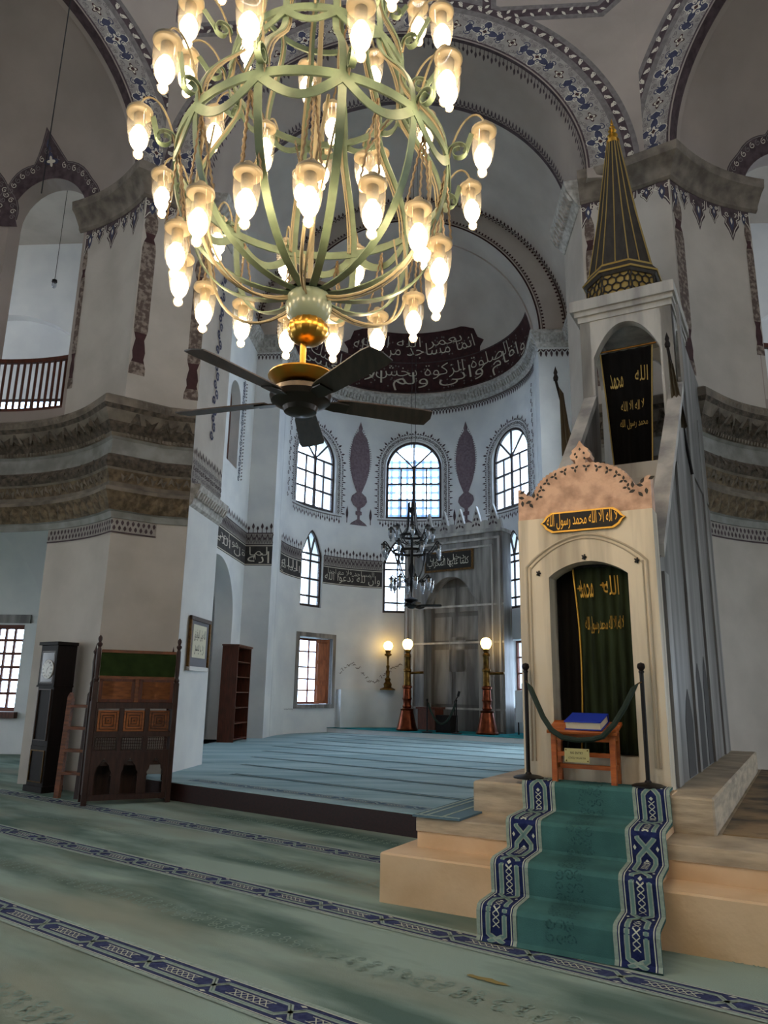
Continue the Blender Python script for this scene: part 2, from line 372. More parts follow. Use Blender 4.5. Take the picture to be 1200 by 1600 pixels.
EMB=mat('embossed_nap','869a90',.95,spec=.1); 
for v0 in (2.32,3.84,5.36,6.85):
    g=G(); rq=random.Random(int(v0*100))
    for i in range(150):
        x=-12+i*.12
        for q in (-1,0,1): curl(g,lambda a,b:(a,v0+b,.004),x+rq.uniform(-.02,.02),q*.06,.04,.010,i*1.3+q,1.2,1 if (i+q)%2 else -1)
    g.obj('embossed_row',EMB,floor,smooth=0)
g=G(); rq=random.Random(2); c0=(-2.25,4.08)
g.poly([(.13*cos(2*PI*k/30)*(1+.12*rq.uniform(-1,1)),.022*sin(2*PI*k/30)*(1+.4*rq.uniform(-1,1))) for k in range(30)],lambda a,b:(c0[0]+a,c0[1]+b,.005))
g.obj('stain',mat('ochre_stain','8f8052',.95,spec=.1),floor,smooth=0)
# bema platform: mahogany riser, pale carpet on top
plat=[(-3.75,11.80),(2.3,7.33),(4.6,11.6),(5.9,14),(5.9,27.5),(-4.6,27.5),(-4.6,12.4)]
g=G(); g.prism(plat,.0,.235); tag(g.obj('floor_platform',MAHOG,smooth=0),kind='structure')
g=G(); g.prism(plat,.235,.25); carp=tag(g.obj('floor_platform_carpet',CARPB,smooth=0),kind='structure')
g=G()
c36=lambda u,v:KP(u,v)
def kline(v0,u0,u1,w,z,mi): g.add([KP(u0,v0-w/2,z),KP(u1,v0-w/2,z),KP(u1,v0+w/2,z),KP(u0,v0+w/2,z)],[(0,1,2,3)],mi)
LIM={8.55:(-9.2,-3.6),9.7:(-10.2,-3.5),10.9:(-11.2,-3.4),12.1:(-12.1,-3.3),13.3:(-13,-3.1),14.5:(-13.4,-3),15.7:(-14,-4),16.9:(-14.6,-4),18.1:(-15.3,-4)}
for v0,(a,b) in LIM.items(): kline(v0,a,b,.16,.254,0); kline(v0,a,b,.02,.256,1)
g.obj('carpet_stripe',[mat('blue_grey_wool','4f6f7c',.95,spec=.1),IVW],carp,smooth=0)
band(carp,0,-9.0,-3.6,.26,0,.56,mats=(mat('slate_wool','56708a',.95,spec=.1),mat('pale_wool','9fb6bd',.95,spec=.1),IVW,SAGED),axis=lambda x,y,o=0:KP(x,7.58+y,.25+o))
# mihrab step
g=G(); st=[(-2.0,25.15),(5.0,19.95),(5.5,27.3),(-2.0,27.3)]; g.prism(st,.25,.385); tag(g.obj('floor_mihrab_step',PLW,smooth=0),kind='structure')
g=G(); st2=[(-1.98,25.10),(5.0,19.92),(5.5,27.3),(-2.0,27.3)]; g.prism(st2,.385,.40); tag(g.obj('floor_mihrab_carpet',TEALC,smooth=0),kind='structure')
# ---------------------------------------------------------------- piers
EL=(-7.1,-13.4); ER=(7.65,-13.4); RE=3.95
def arc(c,r,a0,a1,n): return [(c[0]+r*cos(R(lerp(a0,a1,i/(n-1)))),c[1]+r*sin(R(lerp(a0,a1,i/(n-1))))) for i in range(n)]
PL_arc=arc(EL,RE,72,45,12); PR_arc=arc(ER,RE,135,106,12)
pierL=PL_arc+[(-3.75,-10.14),(-3.28,-9.98),(-3.24,-8.4),(-5.95,-8.4)]
pierR=[(3.45,-8.4),(3.48,-9.98),(4.1,-10.18)]+PR_arc+[(6.6,-8.4)]
g=G(); g.prism(pierL,0,10.4); pl_=struct(g.obj('wall_pier_left',PL))
g=G(); g.prism(pierR,0,10.4); pr_=struct(g.obj('wall_pier_right',PL))
g=G(); g.add([(-3.276,-9.975,.25),(-3.236,-8.4,.25),(-3.236,-8.4,4.6),(-3.276,-9.975,4.6)],[(0,1,2,3)]); g.obj('daylit_side_tint',PLW,pl_,smooth=0)  # lighter sheet over the pier's inner face; its daylight is in the colour
def offs(path):
    N=[]
    for i in range(len(path)):
        def nrm(a,b): d=Vector((b[0]-a[0],b[1]-a[1])).normalized(); return Vector((d.y,-d.x))
        if i==0: n=nrm(path[0],path[1]); k=1
        elif i==len(path)-1: n=nrm(path[-2],path[-1]); k=1
        else:
            n1=nrm(path[i-1],path[i]); n2=nrm(path[i],path[i+1]); n=(n1+n2); n=n.normalized() if n.length>1e-6 else n1; k=1/max(.5,n.dot(n1))
        N.append((n.x*k,n.y*k))
    return N
def mould(path,prof,name,mats,parent=None,cap=True):   # prof: [(d,z,matindex)]
    N=offs(path); g=G(); n=len(path); m=len(prof)
    v=[(p[0]+q[0]*d,p[1]+q[1]*d,z) for (d,z,_) in prof for p,q in zip(path,N)]
    for j in range(m-1): g.f+=[(j*n+i,j*n+i+1,(j+1)*n+i+1,(j+1)*n+i) for i in range(n-1)]; g.m+=[prof[j][2]]*(n-1)
    g.v=v
    vb=[(p[0],p[1],z) for z in (prof[0][1],prof[-1][1]) for p in path]; o=len(g.v); g.v+=vb
    for i in range(n-1): g.f+=[(i,i+1,o+i+1,o+i),((m-1)*n+i,(m-1)*n+i+1,o+n+i+1,o+n+i)]; g.m+=[prof[0][2],prof[-1][2]]
    if cap:
        for e in (0,n-1): g.f.append(tuple([j*n+e for j in range(m)]+[o+n+e,o+e])); g.m.append(prof[0][2])
    return g.obj(name,mats,parent,smooth=28)
def along(path,step):                                   # points with frames along a path
    out=[]; 
    for a,b in zip(path[:-1],path[1:]):
        d=Vector((b[0]-a[0],b[1]-a[1])); L=d.length; n=max(1,int(round(L/step))); d/=L
        for i in range(n): out.append((Vector(a)+d*L*(i+.5)/n,d,Vector((d.y,-d.x)),L/n))
    return out
def reliefs(path,rows,name,mats,parent):                # carved leaves standing proud of the mouldings
    g=G()
    for (z0,z1,d0,d1,step,pr,mi,kind) in rows:
        for k,(p,d,n,w) in enumerate(along(path,step)):
            def P(x,y,o): q=p+d*(x*w)+n*(lerp(d0,d1,y)+o); return (q.x,q.y,lerp(z0,z1,y))
            if kind==0: g.add([P(-.42,.05,0),P(0,0,.0),P(.42,.05,0),P(.46,.6,0),P(0,1,0),P(-.46,.6,0),P(0,.55,pr)],[(0,1,6),(1,2,6),(2,3,6),(3,4,6),(4,5,6),(5,0,6)],mi)
            elif kind==1: g.add([P(-.3,.1,0),P(.3,.1,0),P(.3,.9,0),P(-.3,.9,0),P(-.22,.15,pr),P(.22,.15,pr),P(.22,.85,pr),P(-.22,.85,pr)],[(4,5,6,7),(0,1,5,4),(1,2,6,5),(2,3,7,6),(3,0,4,7)],mi)
            else:
                sg=1 if k%2 else -1
                g.add([P(-.48,.5-.3*sg,0),P(0,.5+.1*sg,0),P(.48,.5-.3*sg,0),P(.1,.5+.45*sg,0),P(-.1,.5+.45*sg,0),P(0,.5,pr)],[(0,1,5),(1,2,5),(2,3,5),(3,4,5),(4,0,5)],mi)
    o=g.obj(name,mats,parent,smooth=0); o['kind']='stuff'; return o
EM=[ENT,ENTD,ENTG,ENTB]
EPROF=[(.03,4.20,2),(.06,4.30,2),(.10,4.32,3),(.20,4.56,3),(.24,4.60,0),(.24,4.66,0),(.16,4.70,0),(.17,4.76,3),(.24,4.94,0),(.27,4.97,1),(.30,5.06,1),(.26,5.18,1),(.20,5.21,2),(.19,5.46,2),(.23,5.50,0),(.25,5.56,1),(.34,5.72,0),(.44,5.88,1),(.48,5.95,0),(.48,6.08,0),(.42,6.12,0)]
EROW=[(4.33,4.57,.11,.21,.17,.045,3,0),(4.77,4.93,.18,.24,.12,.03,0,2),(4.97,5.19,.28,.28,.15,.05,1,2),(5.50,5.57,.24,.26,.07,.03,0,1),(5.60,5.88,.29,.44,.22,.06,1,2),(5.95,6.08,.485,.485,.09,.025,0,0)]
pathL=arc(EL,RE,150,45,34)+[(-3.75,-10.14),(-3.28,-9.98)]
pathR=[(3.48,-9.98),(4.1,-10.18)]+arc(ER,RE,135,30,34)
entL=struct(mould(pathL,EPROF,'trim_entablature_left',EM)); reliefs(pathL,EROW,'carved_leaves',EM,entL)
entR=struct(mould(pathR,EPROF,'trim_entablature_right',EM)); reliefs(pathR,EROW,'carved_leaves',EM,entR)
# small cornice on the pier's inner side
cC=[(-3.28,-9.98),(-3.24,-8.4)]
def side_cornice(path,parent,z,name): 
    o=mould(path,[(.0,z,0),(.05,z+.05,0),(.07,z+.12,0),(.16,z+.30,0),(.18,z+.38,0),(0,z+.40,0)],name,[CARV],parent); reliefs(path,[(z+.13,z+.29,.08,.16,.11,.03,0,1)],'carved_beads',[CARV],o); return o
side_cornice(cC,pl_,4.55,'side_cornice')
# impost cornices
IPROF=[(.02,10.12,0),(.06,10.16,0),(.07,10.22,0),(.20,10.40,0),(.28,10.46,0),(.30,10.62,0),(.0,10.66,0)]
ipL=arc(EL,RE,74,45,12)+[(-3.75,-10.14),(-3.28,-9.98)]; ipR=[(3.48,-9.98),(4.1,-10.18)]+arc(ER,RE,135,104,12)
struct(mould(ipL,IPROF,'trim_impost_left',[CORN])); struct(mould(ipR,IPROF,'trim_impost_right',[CORN]))
cR=[(3.45,-8.4),(3.48,-9.98)]
for pth,nm in (([(-3.28,-9.98),(-3.24,-8.45)],'trim_bema_impost_left'),([(3.45,-8.45),(3.48,-9.98)],'trim_bema_impost_right')):
    o=struct(mould(pth,[(.02,10.1,0),(.05,10.14,0),(.10,10.2,0),(.24,10.45,0),(.28,10.62,0),(0,10.66,0)],nm,[CARV])); reliefs(pth,[(10.2,10.45,.11,.25,.13,.05,0,1)],'carved_beads',[CARV],o)
# ---------------------------------------------------------------- octagon walls above the piers
AC,AA,AB,AZ=.1,3.45,3.1,10.6
def ell(a,b,n=40): return [(a*cos(PI*i/n),b*sin(PI*i/n)) for i in range(n+1)]
VL=(-4.4,-10.55); VR=(4.82,-10.6); ZT=17.0
poly=[(VL[0],10.4),(AC-AA,10.4)]+[(AC+x,AZ+z) for x,z in reversed(ell(AA,AB))]+[(AC+AA,10.4),(VR[0],10.4),(VR[0],ZT),(VL[0],ZT)]
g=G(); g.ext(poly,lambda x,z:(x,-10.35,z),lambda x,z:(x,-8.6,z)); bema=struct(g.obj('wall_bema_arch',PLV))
DA,DB,DC,DZ=3.9,3.5,4.0,10.65
def diagf(V,sg,off=0): 
    return lambda d,z:(V[0]+sg*.7071*d-sg*.7071*off,V[1]-.7071*d-.7071*off,z)
exw={}
for nm,V,sg in (('left',VL,-1),('right',VR,1)):
    poly=[(-.45,10.4),(DC-DA,10.4)]+[(DC+x,DZ+z) for x,z in reversed(ell(DA,DB))]+[(DC+DA,10.4),(8.2,10.4),(8.2,ZT),(-.45,ZT)]
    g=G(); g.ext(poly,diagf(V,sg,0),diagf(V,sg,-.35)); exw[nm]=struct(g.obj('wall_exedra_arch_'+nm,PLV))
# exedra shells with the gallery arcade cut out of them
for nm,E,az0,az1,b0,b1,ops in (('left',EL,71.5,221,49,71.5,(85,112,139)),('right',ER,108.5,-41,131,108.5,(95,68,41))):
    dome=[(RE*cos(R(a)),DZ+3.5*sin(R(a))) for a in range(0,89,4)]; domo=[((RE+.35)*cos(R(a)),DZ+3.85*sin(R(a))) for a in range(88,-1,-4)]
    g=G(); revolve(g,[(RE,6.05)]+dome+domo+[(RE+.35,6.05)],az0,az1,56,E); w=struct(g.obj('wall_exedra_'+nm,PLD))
    cut(w,[radial_cutter(E,a,archpoly(1.66,6.5,10.55,.86),2.5,6) for a in ops])
    g=G(); revolve(g,dome+domo,b0,b1,14,E); struct(g.obj('wall_exedra_crown_'+nm,PLD))
# dome above the octagon (only its lower edge could come into view)
oc=(.15,-19.8); ZD=18.5
g=G(); revolve(g,[(10.3*cos(R(a)),ZD+7*sin(R(a))) for a in range(0,89,8)]+[(10.7*cos(R(a)),ZD+7.4*sin(R(a))) for a in range(88,-1,-8)],0,360,48,oc); struct(g.obj('ceiling_dome',PLV))
for i in range(16):                                   # drum piers between the clerestory lights
    g=G(); revolve(g,[(10.3,17.2),(10.7,17.2),(10.7,ZD),(10.3,ZD)],i*22.5,i*22.5+6,4,oc); struct(g.obj('wall_drum_pier_%d'%(i+1),PLV))
g=G(); g.box(-16,16,-31,-8.7,17.0,17.2); w=struct(g.obj('ceiling_nave',PLV)); q=G(); q.lathe([(10.3,16.5),(10.3,17.6)],48,(oc[0],oc[1],0)); cut(w,[struct(q.obj('cutter',PL,smooth=0))])
g=G(); g.box(-16,16,-31,-30.6,0,17.0); struct(g.obj('wall_rear',PL))
for sg,nm in ((-1,'left'),(1,'right')):
    g=G(); a,b=sorted((sg*15.6,sg*16)); g.box(a,b,-31,-4.1,0,17.0); w=struct(g.obj('wall_side_'+nm,PL)); cs=[]
    for k in (0,2,4):
        for z0,z1 in ((1.0,3.6),(8.0,11.0)):
            q=G(); q.box(a-.3,b+.3,-28.5+k*4.6,-25.6+k*4.6,z0,z1); cs.append(struct(q.obj('cutter',PL,smooth=0)))
    cut(w,cs)
# ---------------------------------------------------------------- aisles and gallery behind the exedrae
for sg,nm in ((-1,'left'),(1,'right')):
    g=G(); x0,x1=(-16,-5.0) if sg<0 else (5.1,16)
    g.box(x0,x1,-4.6,-4.1,0,13.6); w=struct(g.obj('wall_aisle_'+nm,PLW))
    cs=[]
    def cb(a,b,z0,z1,y0=-5,y1=-3.5): q=G(); q.box(a,b,y0,y1,z0,z1); return struct(q.obj('cutter',PL,smooth=0))
    cs.append(cb(sg*10.5 if sg<0 else 9.0,sg*9.0 if sg<0 else 10.5,.95,2.97))
    q=G(); q.ext([(sg*10.6+3.0*cos(PI*i/20),8.2+3.0*sin(PI*i/20)) for i in range(21)]+[(sg*10.6-3.0,6.3),(sg*10.6+3.0,6.3)],lambda x,z:(x,-4.9,z),lambda x,z:(x,-4.28,z)); cs.append(struct(q.obj('cutter',PL,smooth=0)))
    cs.append(cb(min(sg*8.0,sg*12.5),max(sg*8.0,sg*12.5),7.2,8.9))
    cut(w,cs)
    g=G(); g.box(min(sg*5.95,sg*16),max(sg*5.95,sg*16),-9.1,-4.6,6.0,6.2); struct(g.obj('floor_gallery_'+nm,PL))
    g=G(); revolve(g,[(RE+.02,5.98),(RE+3,5.98),(RE+3,6.5),(RE+.02,6.5)],72 if sg<0 else 108,225 if sg<0 else -45,40,EL if sg<0 else ER); struct(g.obj('floor_gallery_curb_'+nm,ENTG))
    g=G(); g.box(min(sg*5.0,sg*16),max(sg*5.0,sg*16),-9.9,-4.1,13.3,13.6); struct(g.obj('ceiling_gallery_'+nm,PL))
    # transverse arch in the aisle
    c0=sg*10.4; pts=[(c0+2.9*cos(PI*i/24),2.4+2.9*sin(PI*i/24)) for i in range(25)]
    pol=[(c0+sg*-4.4 if False else min(sg*6.0,sg*16),0)]
    xa,xb=c0-2.9,c0+2.9; L_,R_=min(sg*5.9,sg*16),max(sg*5.9,sg*16)
    pol=[(L_,0),(xa,0)]+list(reversed(pts))+[(xb,0),(R_,0),(R_,6.0),(L_,6.0)]
    g=G(); g.ext(pol,lambda x,z:(x,-6.4,z),lambda x,z:(x,-5.9,z)); struct(g.obj('wall_aisle_arch_'+nm,PLW))
# ---------------------------------------------------------------- bema walls
BT=4.7
g=G(); g.box(-BT-.5,-BT,-8.4,-.9,0,12.0); wl=struct(g.obj('wall_bema_left',PLW))
def tcut(s0,s1,pol): 
    q=G(); q.ext(pol,lambda x,z:((-BT-.7),x,z),lambda x,z:(-BT+.3,x,z)); return struct(q.obj('cutter',PL,smooth=0))
mid=-3.45
cut(wl,[tcut(0,0,[(mid+x,z) for x,z in archpoly(3.1,.25,3.4,1.5,24)]),tcut(0,0,[(-2.95+x,z) for x,z in archpoly(1.0,7.5,9.4,.5)])])
g=G(); g.box(-6.3,-5.9,-8.4,-.5,0,6.0); g.box(-5.9,-5.2,-.9,-.5,0,6.0); g.box(-5.9,-5.2,-8.4,-.9,5.8,6.0); g.box(-5.9,-5.2,-8.4,-8.0,0,5.8); struct(g.obj('wall_niche_left',PLW))
g=G(); g.box(4.85,5.35,-8.4,-.9,0,12.0); wr=struct(g.obj('wall_bema_right',PLW))
def rcut(mid,*a): q=G(); q.ext([(mid+x,z) for x,z in archpoly(*a)],lambda x,z:(4.6,x,z),lambda x,z:(5.6,x,z)); return struct(q.obj('cutter',PL,smooth=0))
cut(wr,[rcut(-4.7,5.4,.25,3.4,2.4,24),rcut(-4.8,5.0,6.6,9.2,2.2)])  # openings enlarged so that more sky light reaches the bema
g=G(); prof=[(4.85*cos(PI*i/40),12.0+4.9*sin(PI*i/40)) for i in range(41)]+[(5.2*cos(PI*i/40),12.0+5.25*sin(PI*i/40)) for i in range(40,-1,-1)]
g.ext(prof,lambda x,z:(x,-8.6,z),lambda x,z:(x,-.2,z)); vault=struct(g.obj('ceiling_bema_vault',PLB))
# inner piers and apse
for sg,nm in ((-1,'left'),(1,'right')):
    g=G(); a,b=sorted((sg*3.9,sg*5.0)); g.box(a,b,-1.0,.4,0,12.0); ip=struct(g.obj('wall_inner_pier_'+nm,PLW))
    if nm=='left': ipl=ip
    else: ipr=ip
RA=3.9
g=G(); revolve(g,[(RA,0),(RA,12.2),(RA+.7,12.2),(RA+.7,0)],-3,183,72); apse=struct(g.obj('wall_apse',PLW))
UW=[(90,2.0,7.55,9.45,1.0),(148,1.95,7.5,9.25,.98),(31,1.95,7.5,9.25,.98)]       # az,width,z0,zs,rise
LW=[(147.5,1.02,4.2,5.95,.82),(98,1.02,4.2,5.95,.82),(32,1.02,4.2,5.95,.82)]
RW=(143.5,1.5,1.12,3.22)
cs=[radial_cutter((0,0),a,archpoly(w,z0,zs,ri,20),3.2,5.2) for a,w,z0,zs,ri in UW]
cs+=[radial_cutter((0,0),a,archpoly(w,z0,zs,ri,16,True),3.2,5.2) for a,w,z0,zs,ri in LW]
cs+=[radial_cutter((0,0),RW[0],[(-RW[1]/2,RW[2]),(RW[1]/2,RW[2]),(RW[1]/2,RW[3]),(-RW[1]/2,RW[3])],3.0,5.2)]
cs+=[radial_cutter((0,0),29,[(-.75,1.12),(.75,1.12),(.75,3.22),(-.75,3.22)],3.0,5.2)]
cut(apse,cs)
ZC=12.2
g=G(); prof=[(RA*cos(R(a)),ZC+3.95*sin(R(a))) for a in range(0,89,3)]+[((RA+.3)*cos(R(a)),ZC+4.25*sin(R(a))) for a in range(88,-1,-4)]
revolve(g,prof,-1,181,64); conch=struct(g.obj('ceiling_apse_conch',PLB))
g=G(); n=48; prof=[(3.95*cos(PI*i/n),ZC+4.0*sin(PI*i/n)) for i in range(n+1)]+[(5.0*cos(PI*i/n),ZC+4.95*sin(PI*i/n)) for i in range(n,-1,-1)]
g.ext(prof,lambda x,z:(x,-1.0,z),lambda x,z:(x,.25,z)); archw=struct(g.obj('wall_apse_arch',PLB))
# apse cornice
pc_=[(-BT,-8.2),(-BT,-1.0),(-3.9,-1.0)]+[(RA*cos(R(a)),RA*sin(R(a))) for a in range(180,-1,-4)]+[(3.9,-1.0),(4.85,-1.0),(4.85,-8.2)]
cor=struct(mould(pc_,[(.02,11.72,0),(.05,11.76,0),(.06,11.82,0),(.20,12.06,0),(.24,12.1,0),(.25,12.2,0),(0,12.24,0)],'trim_apse_cornice',[CARV])); reliefs(pc_,[(11.82,12.06,.07,.20,.12,.045,0,1)],'carved_beads',[CARV],cor)
# dado ledge in the apse
g=G(); revolve(g,[(RA-.28,.3),(RA-.28,1.6),(RA+.05,1.6),(RA+.05,.3)],92,129,20); struct(g.obj('trim_apse_ledge',PLW))
# ---------------------------------------------------------------- windows
def on_az(az,r):
    a=R(az); return lambda x,z,o=0:((r+o)*cos(a)+sin(a)*x,(r+o)*sin(a)-cos(a)*x,z)
WN=[0]
def barf(g,F,x0,z0,x1,z1,w,d=.05,mi=0):
    dx,dz=x1-x0,z1-z0; L=math.hypot(dx,dz); nx,nz=-dz/L*w/2,dx/L*w/2
    g.ext([(x0+nx,z0+nz),(x1+nx,z1+nz),(x1-nx,z1-nz),(x0-nx,z0-nz)],lambda x,z:F(x,z,0),lambda x,z:F(x,z,d),mi)
def window(F,outline,cols,rows,zs,fan,label,fm,bw=.085,skip=None,main=None):
    WN[0]+=1
    xs=[p[0] for p in outline]; zz=[p[1] for p in outline]; cx=(min(xs)+max(xs))/2
    g=G(); n=len(outline); inn=[(cx+(p[0]-cx)*(1-2*bw/(max(xs)-min(xs))),min(zz)+bw+(p[1]-min(zz))*(1-2*bw/(max(zz)-min(zz)))) for p in outline]
    for (A,B) in ((0,.07),):
        v=[F(*p,A) for p in outline]+[F(*p,A) for p in inn]+[F(*p,B) for p in outline]+[F(*p,B) for p in inn]
        f=[]
        for i in range(n): j=(i+1)%n; f+=[(i,j,n+j,n+i),(2*n+i,3*n+i,3*n+j,2*n+j),(n+i,n+j,3*n+j,3*n+i)]
        g.add(v,f)
    root=struct(g.obj('window_%d'%WN[0],fm,smooth=0),label); 
    X=[lerp(min(xs)+bw,max(xs)-bw,c) for c in cols]; Z=[lerp(min(zz)+bw,zs,r) for r in rows]
    for i,x in enumerate(X[1:-1]): q=G(); barf(q,F,x,Z[0],x,Z[-1],(bw*1.3 if main==i else bw*.55)); q.obj('muntin',fm,root,smooth=0)
    for z in Z[1:]: q=G(); barf(q,F,X[0],z,X[-1],z,bw*.7); q.obj('muntin',fm,root,smooth=0)
    for i in range(len(X)-1):
        for j in range(len(Z)-1):
            q=G(); q.ext([(X[i],Z[j]),(X[i+1],Z[j]),(X[i+1],Z[j+1]),(X[i],Z[j+1])],lambda x,z:F(x,z,.022),lambda x,z:F(x,z,.028)); q.obj('pane',GLASSW,root,smooth=0)
    if fan:
        top=[p for p in inn if p[1]>zs+.02]; top.sort(key=lambda p:p[0]); top=[(X[0],zs)]+top+[(X[-1],zs)]
        k=len(top)-1; cuts=[0]+[int(round(k*f)) for f in fan]+[k]
        for c in cuts[1:-1]: q=G(); barf(q,F,cx,zs,top[c][0],top[c][1],bw*.6); q.obj('muntin',fm,root,smooth=0)
        for a,b in zip(cuts[:-1],cuts[1:]):
            q=G(); q.ext([(cx,zs)]+top[a:b+1],lambda x,z:F(x,z,.022),lambda x,z:F(x,z,.028)); q.obj('pane',GLASSW,root,smooth=0)
    return root
for k,(a,w,z0,zs,ri) in enumerate(UW):
    rd=RA+.12+(w/2)**2/(2*RA)
    window(on_az(a,3.92 if k==0 else 3.86),archpoly(w,z0,zs,ri,20),(0,.25,.5,.75,1),(0,.34,.67,1),zs,(.25,.5,.75),None,FRAMEW,main=1)
for k,(a,w,z0,zs,ri) in enumerate(LW):
    window(on_az(a,3.93),archpoly(w,z0,zs,ri,16,True),(0,.5,1),(0,.16,.5,.86,1),zs,(.36,.64),None,FRAMEW,bw=.085)
# grille and white screen outside the central window
Fz=on_az(90,5.3); g=G()
for i in range(9): barf(g,Fz,-1.2+i*.3,7.3,-1.2+i*.3,10.2,.09)
for i in range(10): barf(g,Fz,-1.3,7.4+i*.3,1.3,7.4+i*.3,.09)
tag(struct(g.obj('window_outer_grille',mat('pale_blue_grille','8fa6cc',.6),smooth=0)),kind='structure')
# lower square window with stone surround, red wood sashes and an open shutter
az,w,z0,z1=RW; Fr=on_az(az,3.80)
g=G()
for (a,b,c,d) in ((-w/2-.14,-w/2,z0-.12,z1+.14),(w/2,w/2+.14,z0-.12,z1+.14),(-w/2,w/2,z1,z1+.14),(-w/2,w/2,z0-.12,z0)):
    g.ext([(a,c),(b,c),(b,d),(a,d)],lambda x,z:Fr(x,z,-.02),lambda x,z:Fr(x,z,.22))
struct(g.obj('window_6',MARBD,smooth=0)); 
root=window(on_az(az,4.35),[(-w/2,z0),(w/2,z0),(w/2,z1),(-w/2,z1)],(0,.33,.66,1),(0,.18,.36,.55,.8,1),z1-.03,None,None,FRAMER,bw=.07)
sh=thing('window_shutter','open panelled wooden shutter inside the lower apse window','shutter',CHL,-CA)
FS=lambda y0:(lambda x,z,o=0:(0,0,0))
a_=R(az); hx=Fr(w/2-.03,0,.10)
dirv=Vector((cos(a_),sin(a_)))*.52+Vector((sin(a_),-cos(a_)))*-.42; dirv.normalize(); nv=Vector((-dirv.y,dirv.x))
SHF=lambda x,z,o=0:(hx[0]+dirv.x*x+nv.x*o,hx[1]+dirv.y*x+nv.y*o,z)
g=G(); g.ext([(0,z0+.02),(.46,z0+.02),(.46,z1-.03),(0,z1-.03)],lambda x,z:SHF(x,z,0),lambda x,z:SHF(x,z,.04)); g.obj('board',WSH,sh,smooth=0)
for (b,t) in ((.08,.62),(.70,1.30),(1.38,1.98)):
    q=G()
    for o0,o1 in ((.04,.06),): q.ext([(.06,z0+b),(.40,z0+b),(.40,z0+t),(.06,z0+t)],lambda x,z:SHF(x,z,.04),lambda x,z:SHF(lerp(.23,x,.8),lerp(z0+(b+t)/2,z,.85),.065))
    q.obj('panel',WSH,sh,smooth=0)
    q=G(); q.ext([(.06,z0+b),(.40,z0+b),(.40,z0+t),(.06,z0+t)],lambda x,z:SHF(x,z,0),lambda x,z:SHF(lerp(.23,x,.8),lerp(z0+(b+t)/2,z,.85),-.025)); q.obj('panel',WSH,sh,smooth=0)
# aisle window at the far left, red wood
window(lambda x,z,o=0:(x,-4.45+o,z),[(-10.5,.95),(-9.0,.95),(-9.0,2.97),(-10.5,2.97)],(0,.17,.34,.5,.67,.84,1),(0,.17,.34,.5,.67,.84,1),2.9,None,None,FRAMER,bw=.09,main=2)
g=G(); g.box(-10.7,-8.9,-4.75,-4.55,.80,.94); struct(g.obj('trim_aisle_sill',WRD,smooth=0))
g=G(); g.box(-10.8,-8.85,-4.66,-4.56,3.0,3.2); struct(g.obj('trim_aisle_lintel',MARBD,smooth=0))
# gallery side window with shutter on the bema wall
g=G(); g.box(-BT-.32,-BT-.26,-3.44,-2.46,7.5,9.9); o=struct(g.obj('window_shutter',WRD,smooth=0)); del o['kind']; tag(o,'closed dark red shutter in the high side opening above the bookcase','shutter')
# gallery outer glazing
for sg in (-1,1):
    a,b=sorted((sg*8.0,sg*12.5)); window(lambda x,z,o=0:(x,-4.3+o,z),[(a,7.2),(b,7.2),(b,8.9),(a,8.9)],(0,.2,.4,.6,.8,1),(0,.5,1),8.85,None,None,FRAMEW,bw=.06)

window(lambda x,z,o=0:(x,-4.45+o,z),[(9.0,.95),(10.5,.95),(10.5,2.97),(9.0,2.97)],(0,.17,.34,.5,.67,.84,1),(0,.17,.34,.5,.67,.84,1),2.9,None,None,FRAMER,bw=.09,main=2)
window(on_az(29,4.3),[(-.75,1.12),(.75,1.12),(.75,3.22),(-.75,3.22)],(0,.33,.66,1),(0,.25,.5,.75,1),3.19,None,None,FRAMER,bw=.07)
# ================================================================ PAINTED DECORATION ON THE WALLS
def dec(g,name,mats,parent): 
    o=g.obj(name,mats,parent,smooth=0); return o
OM=[INK,LILAC,INKB,INKR,PALE,INKG,MARBLED,INKBLK,PLUM]   # 0 plum 1 lilac 2 blue 3 red 4 ivory 5 grey 6 marbled 7 black
